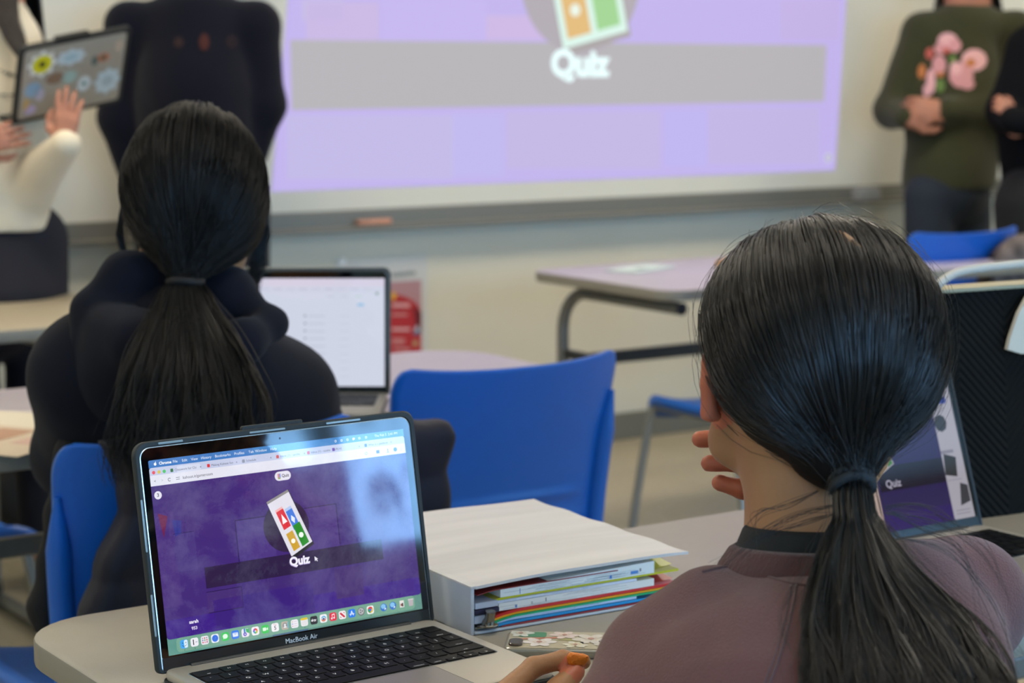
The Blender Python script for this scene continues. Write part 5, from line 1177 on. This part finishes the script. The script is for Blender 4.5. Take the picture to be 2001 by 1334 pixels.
def bob(G, c, R, length, m_=hair2, drop=.0, n=900, seed=0, core_col=hair_core, front=.35, spread=.0):
    """loose hair falling past the shoulders"""
    rg = np.random.default_rng(seed); l, f, u = R; a = rg.uniform(math.radians(-200), math.radians(20), n) ; P = []
    core = [ell(c+u*.02-f*.01, (.090, .104, .105), R, .02), ell(c-f*.055-u*.10, (.085, .045, .13), R, .04), ('e', c+f*.11-u*.05, np.array([.075, .07, .13]), R, None, -1)]
    V1, Q1 = surface(core, .008)
    for ai in a:
        s = np.array([math.cos(ai), math.sin(ai)]); top = c+u*(.118+rg.normal()*.003)+l*s[0]*.02
        p1 = c+l*s[0]*.088+f*s[1]*.10+u*.04; p2 = c+l*s[0]*(.098+spread)+f*(s[1]*.095)-u*.10; p3 = c+l*s[0]*(.105+spread*1.5)+f*(s[1]*.08+.02)-u*(length*rg.uniform(.8, 1))
        P.append(bez([top, p1, p2, p3], 5))
    V2, Q2 = strands(np.array(P), .0016, taper=.5); V, Q = merge([(V1, Q1), (V2, Q2)])
    obj('hair', np_mesh('hair', V, Q, [m_, core_col], mi=np.concatenate([np.ones(len(Q1)), np.zeros(len(Q2))])), G, True)

# person in the dark sweatshirt before the board, hands behind the back
d = 5.7; Rf = frame(nrm(-FWD+RIGHT*.05)); hd_ = C(385, -165, d)
sL, sR = C(254, 52, d), C(502, 48, d); pl_ = C(395, 470, d); pl_[2] = .93
eL, eR = C(232, 228, d+.02), C(520, 205, d+.02); wL, wR = C(300, 345, d+.17), C(470, 330, d+.17)
eL2, eR2 = C(245, 300, d+.05), C(508, 262, d+.05)
an = [np.array([pl_[0]+q*.11, pl_[1]+.0, .09]) for q in (-1, 1)]; hp = [pl_+np.array([q*.085, 0, -.03]) for q in (-1, 1)]
legs = [(hp[i], (hp[i]+an[i])/2+np.array([0, -.02, .02]), an[i]) for i in (0, 1)]
shirt = [ell(C(382, 190, d), (.175, .115, .27), frame(FWD), .06)]+chain([C(382, 40, d), C(385, 180, d), C(392, 395, d)], [.10, .135, .145], .06)+chain([C(382, 45, d), sL], [.085, .066], .05)+chain([C(382, 45, d), sR], [.085, .066], .05)
shirt += chain([sL, eL, C(262, 345, d+.06)], [.068, .060, .048], .03)+chain([sR, eR, C(500, 302, d+.04)], [.068, .058, .040], .03)
pants = chain([C(392, 400, d), pl_], [.145, .150], .05)+sum([leg_prims(h_, k_, a_+np.array([0, 0, .03]), (.115, .085, .075)) for h_, k_, a_ in legs], [])
navy2 = mat('navy_sweat', '12131D', .95, bump=.3, bscale=400, sheen=.1, spec=.1, var=.08, vscale=6)
def hf(G):
    V, Q = surface([ell(hd_+UP*.025+FWD*.012, (.085, .10, .105), Rf, .02), ('e', hd_-FWD*.10-UP*.05, np.array([.07, .06, .10]), Rf, None, -1)], .008, folds(.003, 60, 1)); obj('hair', np_mesh('hair', V, Q, hair2), G, True)
P2_ = stander(pl_[:2], hd_, Rf, skin, shirt, pants, [C(382, 0, d), C(385, 150, d), pl_], (sL, eL, wL), (sR, eR, wR), legs, 'standing person in a dark navy sweatshirt with small red chest marks', folds(.006, 14, 21), navy2, mat('black_trousers', '141519', .9), hf,
    [dict(wr=wL, d=RIGHT-UP*.3, back=FWD, thumb_side=1), dict(wr=wR, d=-RIGHT-UP*.3, back=FWD, thumb_side=-1)])
sw_ = [o for o in P2_.children if o.name.startswith('sweatshirt')][0]; t2 = bvh(sw_)
def decal(tree, parent, polys, name, out=.004):
    """print laid on the cloth: each small polygon is dropped onto the surface"""
    g = MB()
    for pts, m_, k in polys:
        cx, cy = np.mean(pts, 0); P = [(cx, cy)]; n = len(pts)
        R = on_surface(tree, [(cx, cy)]+[((1-q)*cx+q*x, (1-q)*cy+q*y) for q in (.5, 1) for x, y in pts], out+.0012*k)
        if len(R) != 1+2*n: continue
        Fs = [[0, 1+i, 1+(i+1) % n] for i in range(n)]+[[1+i, 1+n+i, 1+n+(i+1) % n, 1+(i+1) % n] for i in range(n)]
        g.add(R, Fs, m_)
    return g.build(name, parent, world=True) if g.V else None
red = mat('dull_red_print', '3E150E', .9)
blob = lambda x, y, rx, ry, n=12, a0=0.: [(x+rx*math.cos(a0+2*math.pi*k/n), y+ry*math.sin(a0+2*math.pi*k/n)) for k in range(n)]
dk = mat('dark_red_print', '241012', .9)
decal(t2, P2_, [(blob(350, 84, 11, 12, 5), dk, 0), (blob(399, 83, 10, 17, 8), red, 0), (blob(452, 82, 11, 13, 6), dk, 0), (blob(452, 82, 5, 7, 6), navy2, 1)], 'chest_print')

# person in the cream sweatshirt at the left edge, holding a stickered laptop
d = 5.05; Rf = frame(nrm(-FWD+RIGHT*.35-UP*.2)); hd_ = C(-25, -150, d)
sL, sR = C(-110, 70, d+.05), C(22, 85, d-.03); pl_ = C(-10, 470, d); pl_[2] = .90
eL, eR = C(-120, 330, d), C(55, 365, d-.06); wL, wR = C(-50, 285, d-.2), C(126, 285, d-.24)
an = [np.array([pl_[0]+q*.10, pl_[1], .09]) for q in (-1, 1)]; hp = [pl_+np.array([q*.085, 0, -.03]) for q in (-1, 1)]
legs = [(hp[i], (hp[i]+an[i])/2+np.array([0, -.02, .02]), an[i]) for i in (0, 1)]
cream = mat('cream_fleece', 'D6CAB0', .95, bump=.35, bscale=400, sheen=.2, spec=.1, var=.03, vscale=8)
shirt = [ell(C(-20, 230, d), (.15, .11, .26), frame(FWD), .06)]+chain([C(-20, 50, d), C(-15, 200, d), C(-10, 420, d)], [.10, .13, .135], .06)+chain([C(-30, 70, d), sL], [.08, .066], .05)+chain([C(-20, 70, d), sR], [.08, .066], .05)
shirt += chain([sL, eL, wL*.9+eL*.1], [.066, .062, .045], .03)+chain([sR, eR, wR*1.03-eR*.03], [.066, .068, .040], .03)+[cap(C(-20, 400, d), C(-22, 480, d), .135, .135, .03), ('f', lambda P: P[:, 2]-C(50, 450, 5.05)[2], 0, 0, -1)]
pants = chain([C(-18, 500, d), C(-6, 580, d)], [.130, .152], .03)+sum([leg_prims(h_, k_, a_+np.array([0, 0, .03]), (.100, .074, .058)) for h_, k_, a_ in legs], [])
lapM = None
P1_ = stander(pl_[:2], hd_, Rf, skin2, shirt, pants, [C(-20, -10, d), C(-15, 200, d), pl_], (sL, eL, wL), (sR, eR, wR), legs, 'standing person in a cream sweatshirt at the left edge, holding up a stickered laptop', folds(.006, 15, 31), cream, mat('navy_trousers', '11121E', .9), lambda G: bob(G, hd_, Rf, .34, spread=.02, n=700),
    [dict(wr=wL, d=nrm(RIGHT+UP*.3), back=-FWD, thumb_side=1, s=.8), dict(wr=wR, d=nrm(UP*1.0+RIGHT*.12), back=-FWD-RIGHT*.1, thumb_side=-1, s=.78, curl=(.12, .1, .14, .2), spread=.1)])
sw1 = [o for o in P1_.children if o.name.startswith('sweatshirt')][0]
decal(bvh(sw1), P1_, [(blob(x, y, r_, r_*.8, 6), mat('small_dark_print', '3A342C', .9), 0) for x, y, r_ in ((1, 139, 3), (10, 143, 4), (19, 146, 5), (29, 150, 4))]+[(blob(x, 186, 7, 2, 5), mat('small_dark_print', '3A342C', .9), 0) for x in (-6, 8, 22, 34)], 'chest_print')
# long lock of hair falling over the shoulder
lk = [C(34, -200, 5.0), C(38, -120, 4.96), C(20, -40, 4.92), C(12, 20, 4.89), C(28, 70, 4.87), C(52, 112, 4.85), C(64, 136, 4.85)]
V, Q = strands(tail_strands(lk, [.02, .024, .026, .026, .022, .014, .005], [.02, .02, .016, .014, .012, .01, .004], RIGHT, -FWD, 500, seed=3, minlen=.8, wave=.01), .0014); obj('hair_lock', np_mesh('hair_lock', V, Q, mat('brown_hair', '1E1512', .5)), P1_, True)
# stickered laptop held in the hands
o_ = C(30, 238, 4.86); tl_ = C(58, 116, 4.762); br2 = C(224, 196, 5.02)
ex = nrm(br2-o_); ey = tl_-o_; ey = nrm(ey-ex*np.dot(ex, ey)); ez = np.cross(ex, ey); LW = np.linalg.norm(br2-o_)*1.04; LHh = np.linalg.norm(tl_-o_)
if np.dot(ez, EYE-o_) < 0: ez = -ez
LHh = max(LHh, .205); LW = max(LW, .27)
lp = empty('laptop', tuple(o_)); tag(lp, 'laptop with stickers on its grey lid, held up by the person in cream', 'laptop')
def LMt(M0): g = MB(); g.M = Matrix(((ex[0], ey[0], ez[0], 0), (ex[1], ey[1], ez[1], 0), (ex[2], ey[2], ez[2], 0), (0, 0, 0, 1))) ; return g
g = LMt(0); g.slab(rrect(-.008, LW+.008, -.008, LHh+.008, .014, 6), -.010, .001, mat('black_bumper', '15191A', .5), .002); g.slab(rrect(LW*.3, LW*.62, LHh+.006, LHh+.016, .003, 4), -.010, .001, mat('black_bumper', '15191A', .5)); g.build('bumper_case', lp, angle=40)
g = LMt(0); g.slab(rrect(.004, LW-.004, .004, LHh-.004, .01, 6), .001, .0025, mat('space_grey_lid', 'A8A092', .35, .3), .0006); g.build('lid', lp, angle=40)
st = lambda h: mat('sticker_'+h, h, .45)
k = 0
for (u_, v_, pts) in ((.19, .76, (('star', .035, .034, 'E6E4DC'), ('disc', .026, .026, 'D8CC1A'), ('disc', .009, .009, '33300E'))), (.46, .78, (('star', .038, .022, 'C2CCCC'), ('disc', .02, .012, 'A6BCC0'))), (.78, .68, (('disc', .016, .012, 'C8704A'), ('disc', .008, .008, '5A5A4A'))), (.70, .66, (('disc', .010, .014, '5E6A62'),)),
        (.13, .42, (('star', .022, .022, '8CA6B8'),)), (.20, .33, (('disc', .012, .018, 'BEB4C0'),)), (.33, .52, (('disc', .024, .016, '8A6A52'),)), (.47, .50, (('star', .022, .018, '9CB0A4'),)), (.62, .36, (('disc', .018, .022, 'C8CCC8'), ('disc', .006, .006, '2F6A5A'))), (.85, .33, (('star', .034, .036, 'BCC6C4'), ('disc', .016, .016, 'A4AEAC'))), (.92, .80, (('disc', .010, .018, 'C0A890'),)), (.12, .14, (('disc', .016, .013, 'B9A8C6'),)), (.08, .22, (('disc', .008, .018, 'C4A060'),))):
    for q, (kd, a, b, h) in enumerate(pts):
        P = disc(u_*LW, v_*LHh, a, 16, b)
        if kd == 'star': P = [(u_*LW+a*(1+.16*(-1)**i)*math.cos(i*math.pi/8), v_*LHh+b*(1+.16*(-1)**i)*math.sin(i*math.pi/8)) for i in range(16)]
        g = LMt(0); g.slab(P, .0026+.0004*q, .0029+.0004*q, st(h)); 
        if q == 0: par = g.build('sticker', lp)
        else: g.build('sticker_print', par)
g = LMt(0); g.M = g.M @ Matrix.Translation((0, .0, -.006)) @ Matrix.Rotation(math.radians(-115), 4, 'X'); g.slab(rrect(-.004, LW+.004, -.004, .20, .012, 6), -.010, 0, mat('black_bumper', '15191A', .5), .002); g.build('base', lp, angle=40)

# person in the olive sweatshirt with flowers, hands clasped
d = 7.35; Rf = frame(nrm(-FWD-RIGHT*.05)); hd_ = C(1893, -75, d)
sL, sR = C(1800, 62, d), C(1985, 60, d); pl_ = C(1850, 440, d); pl_[2] = .86
eL, eR = C(1742, 215, d-.02), C(1990, 225, d-.06); wL, wR = C(1772, 232, d-.17), C(1838, 215, d-.18)
an = [np.array([pl_[0]+q*.11, pl_[1], .09]) for q in (-1, 1)]; hp = [pl_+np.array([q*.09, 0, -.03]) for q in (-1, 1)]
legs = [(hp[i], (hp[i]+an[i])/2+np.array([0, -.02, .02]), an[i]) for i in (0, 1)]
olive = mat('olive_fleece', '3A3B28', .95, bump=.35, bscale=350, sheen=.15, spec=.1, var=.08, vscale=6)
shirt = [ell(C(1868, 215, d), (.185, .125, .27), frame(FWD), .06)]+chain([C(1888, 60, d), C(1870, 200, d), C(1855, 345, d)], [.11, .15, .165], .06)+chain([C(1888, 55, d), sL], [.085, .068], .05)+chain([C(1888, 55, d), sR], [.085, .068], .05)
shirt += chain([sL, eL, wL*.92+eL*.08], [.072, .066, .045], .03)+chain([sR, eR, wR*.92+eR*.08], [.072, .070, .052], .03)+[cap(C(1855, 330, d), C(1850, 410, d), .165, .160, .03), ('f', lambda P: P[:, 2]-C(1850, 368, 7.35)[2], 0, 0, -1)]
pants = chain([C(1852, 375, d), pl_], [.142, .142], .04)+sum([leg_prims(h_, k_, a_+np.array([0, 0, .03]), (.090, .088, .08)) for h_, k_, a_ in legs], [])
P3_ = stander(pl_[:2], hd_, Rf, skin2, shirt, pants, [C(1890, 5, d), C(1870, 200, d), pl_], (sL, eL, wL), (sR, eR, wR), legs, 'standing person in an olive sweatshirt with pink flowers, hands clasped', folds(.006, 13, 41), olive, mat('dark_jeans', '1B2531', .85, bump=.3, bscale=300), lambda G: bob(G, hd_, Rf, .22, spread=.012, n=800, seed=5),
    [dict(wr=wL, d=nrm(RIGHT*.8+UP*.25-FWD*.2), back=nrm(-FWD+UP*.3), thumb_side=1, s=1., curl=(.5, .5, .5, .5)), dict(wr=wR, d=nrm(-RIGHT*.8+UP*.1-FWD*.1), back=nrm(-FWD+UP*.3), thumb_side=-1, s=1., curl=(.6, .6, .6, .6))])
sw_ = [o for o in P3_.children if o.name.startswith('sweatshirt')][0]; t3 = bvh(sw_)
pk, pk2, og, gn, rd = [mat('print_'+h, h, .8) for h in ('C98F92', 'D9A6A8', 'B5703E', '5E7A3A', 'B4584E')]
decal(t3, P3_, [(blob(1852, 80, 20, 16, 9), pk2, 0), (blob(1838, 96, 12, 12, 8), pk, 1), (blob(1866, 90, 13, 14, 8), pk, 1), (blob(1850, 100, 8, 7, 6), rd, 2), (blob(1817, 105, 9, 12, 7), rd, 0), (blob(1802, 140, 9, 15, 7), og, 0), (blob(1836, 128, 14, 20, 8), pk, 1), (blob(1820, 160, 9, 26, 8, .2), pk2, 0), (blob(1812, 178, 7, 14, 7), pk2, 1),
    (blob(1903, 118, 25, 22, 10), pk2, 0), (blob(1896, 124, 10, 9, 7), og, 2), (blob(1878, 148, 24, 26, 9), pk, 1), (blob(1868, 135, 12, 14, 7), pk2, 2), (blob(1890, 165, 14, 12, 8), pk, 2), (blob(1838, 168, 9, 14, 7), gn, 0), (blob(1862, 118, 7, 12, 6), gn, 0), (blob(1838, 146, 9, 6, 6), og, 1)], 'flower_print')
# person in black at the right edge
d = 6.9; Rf = frame(nrm(-FWD-RIGHT*.5)); hd_ = C(2085, -95, d)
sL, sR = C(2010, 95, d), C(2180, 90, d+.1); pl_ = C(2050, 440, d); pl_[2] = .86
eL, eR = C(1962, 215, d), C(2150, 250, d); wL, wR = C(1975, 232, d-.17), C(2020, 240, d-.2)
an = [np.array([pl_[0]+q*.11, pl_[1], .09]) for q in (-1, 1)]; hp = [pl_+np.array([q*.09, 0, -.03]) for q in (-1, 1)]
legs = [(hp[i], (hp[i]+an[i])/2+np.array([0, -.02, .02]), an[i]) for i in (0, 1)]
shirt = [ell(C(2055, 230, d), (.18, .125, .27), frame(FWD), .06)]+chain([C(2075, 70, d), C(2060, 220, d), C(2050, 410, d)], [.11, .155, .17], .06)+chain([C(2075, 75, d), sL], [.085, .07], .05)+chain([C(2075, 75, d), sR], [.085, .07], .05)
shirt += chain([sL, eL, wL*1.2-eL*.2], [.072, .062, .048], .03)+chain([sR, eR, wR*1.08-eR*.08], [.072, .066, .048], .03)
pants = chain([C(2050, 400, d), pl_], [.165, .165], .05)+sum([leg_prims(h_, k_, a_+np.array([0, 0, .03]), (.125, .10, .085)) for h_, k_, a_ in legs], [])
blk_f = mat('black_fleece', '0E0F12', .95, bump=.3, bscale=350, spec=.1)
P4_ = stander(pl_[:2], hd_, Rf, skin2, shirt, pants, [C(2080, 15, d), C(2060, 220, d), pl_], (sL, eL, wL), (sR, eR, wR), legs, 'person dressed all in black at the right edge, fingers showing, beside the olive sweatshirt', folds(.006, 13, 51), blk_f, mat('black_jeans', '0D0E10', .9), lambda G: bob(G, hd_, Rf, .25, n=500, seed=8),
    [dict(wr=wL, d=nrm(UP*.5-RIGHT*.4-FWD*.2), back=nrm(-FWD+UP*.3), thumb_side=1, s=.62, curl=(.6, .7, .8, .9)), dict(wr=wR, d=nrm(-RIGHT*.7+UP*.1-FWD*.1), back=nrm(-FWD+UP*.3), thumb_side=-1, s=.72, curl=(.6, .6, .6, .6))])

# coat on the far right chair, bag on the floor, blue cap behind the far laptop
ca = Zp(1790, 462, .82); kx, ky = ca[0]+.235, ca[1]+.26
cp = [ell((kx+.10, ky-.06, .56), (.15, .14, .10), None, .04), ell((kx+.14, ky-.19, .68), (.12, .07, .14), None, .04), ell((kx+.17, ky-.29, .745), (.12, .06, .065), None, .04), ell((kx+.13, ky-.33, .70), (.14, .045, .10), None, .04)]
V, Q = surface(cp, .007, folds(.012, 40, 6))
cm = mat('patterned_coat', '544C4A', .9, var=.7, vscale=22, bump=.4, bscale=120); o = obj('coat', np_mesh('coat', V, Q, cm)); tag(o, 'grey and brown patterned coat bundled on the blue chair at the right edge', 'coat')
a = Zp(66, 1050, .0); bp2 = [ell((a[0], a[1]+.1, .17), (.13, .09, .17), None, .03), ell((a[0]-.02, a[1]+.02, .12), (.09, .05, .10), None, .03)]
bk = empty('backpack', (float(a[0]), float(a[1]+.1), 0)); tag(bk, 'black backpack on the floor at the left, beyond the dark hoodie', 'backpack')
V, Q = surface(bp2, .007, folds(.004, 30, 7)); bm2 = mat('black_nylon', '101012', .7, bump=.3, bscale=200); obj('pack_body', np_mesh('pack_body', V, Q, bm2), bk, True)
g = MB(); g.tube(bez([(a[0]-.03, a[1]+.1, .33), (a[0]-.03, a[1]+.1, .385), (a[0]+.03, a[1]+.1, .385), (a[0]+.03, a[1]+.1, .33)], 5), .008, bm2, 8); g.build('handle', bk, world=True, smooth=True)
# ---------- camera and light ----------
cd = bpy.data.cameras.new('camera'); cam = bpy.data.objects.new('camera', cd); COL.objects.link(cam)
cam.location = tuple(EYE); cam.rotation_euler = (math.pi/2-PIT, 0, -TH)
cd.sensor_width = 36; cd.lens = F*36/2001; cd.clip_start = .05; cd.clip_end = 60
cd.dof.use_dof = True; cd.dof.focus_distance = 1.88; cd.dof.aperture_fstop = 7.2
SC.camera = cam
w = bpy.data.worlds.new('world'); SC.world = w; w.use_nodes = True; w.node_tree.nodes['Background'].inputs[0].default_value = (.55, .7, 1, 1); w.node_tree.nodes['Background'].inputs[1].default_value = .5
SC.view_settings.view_transform = 'Standard'; SC.view_settings.look = 'None'; SC.view_settings.exposure = 0; SC.view_settings.gamma = 1
SC.cycles.max_bounces = 6
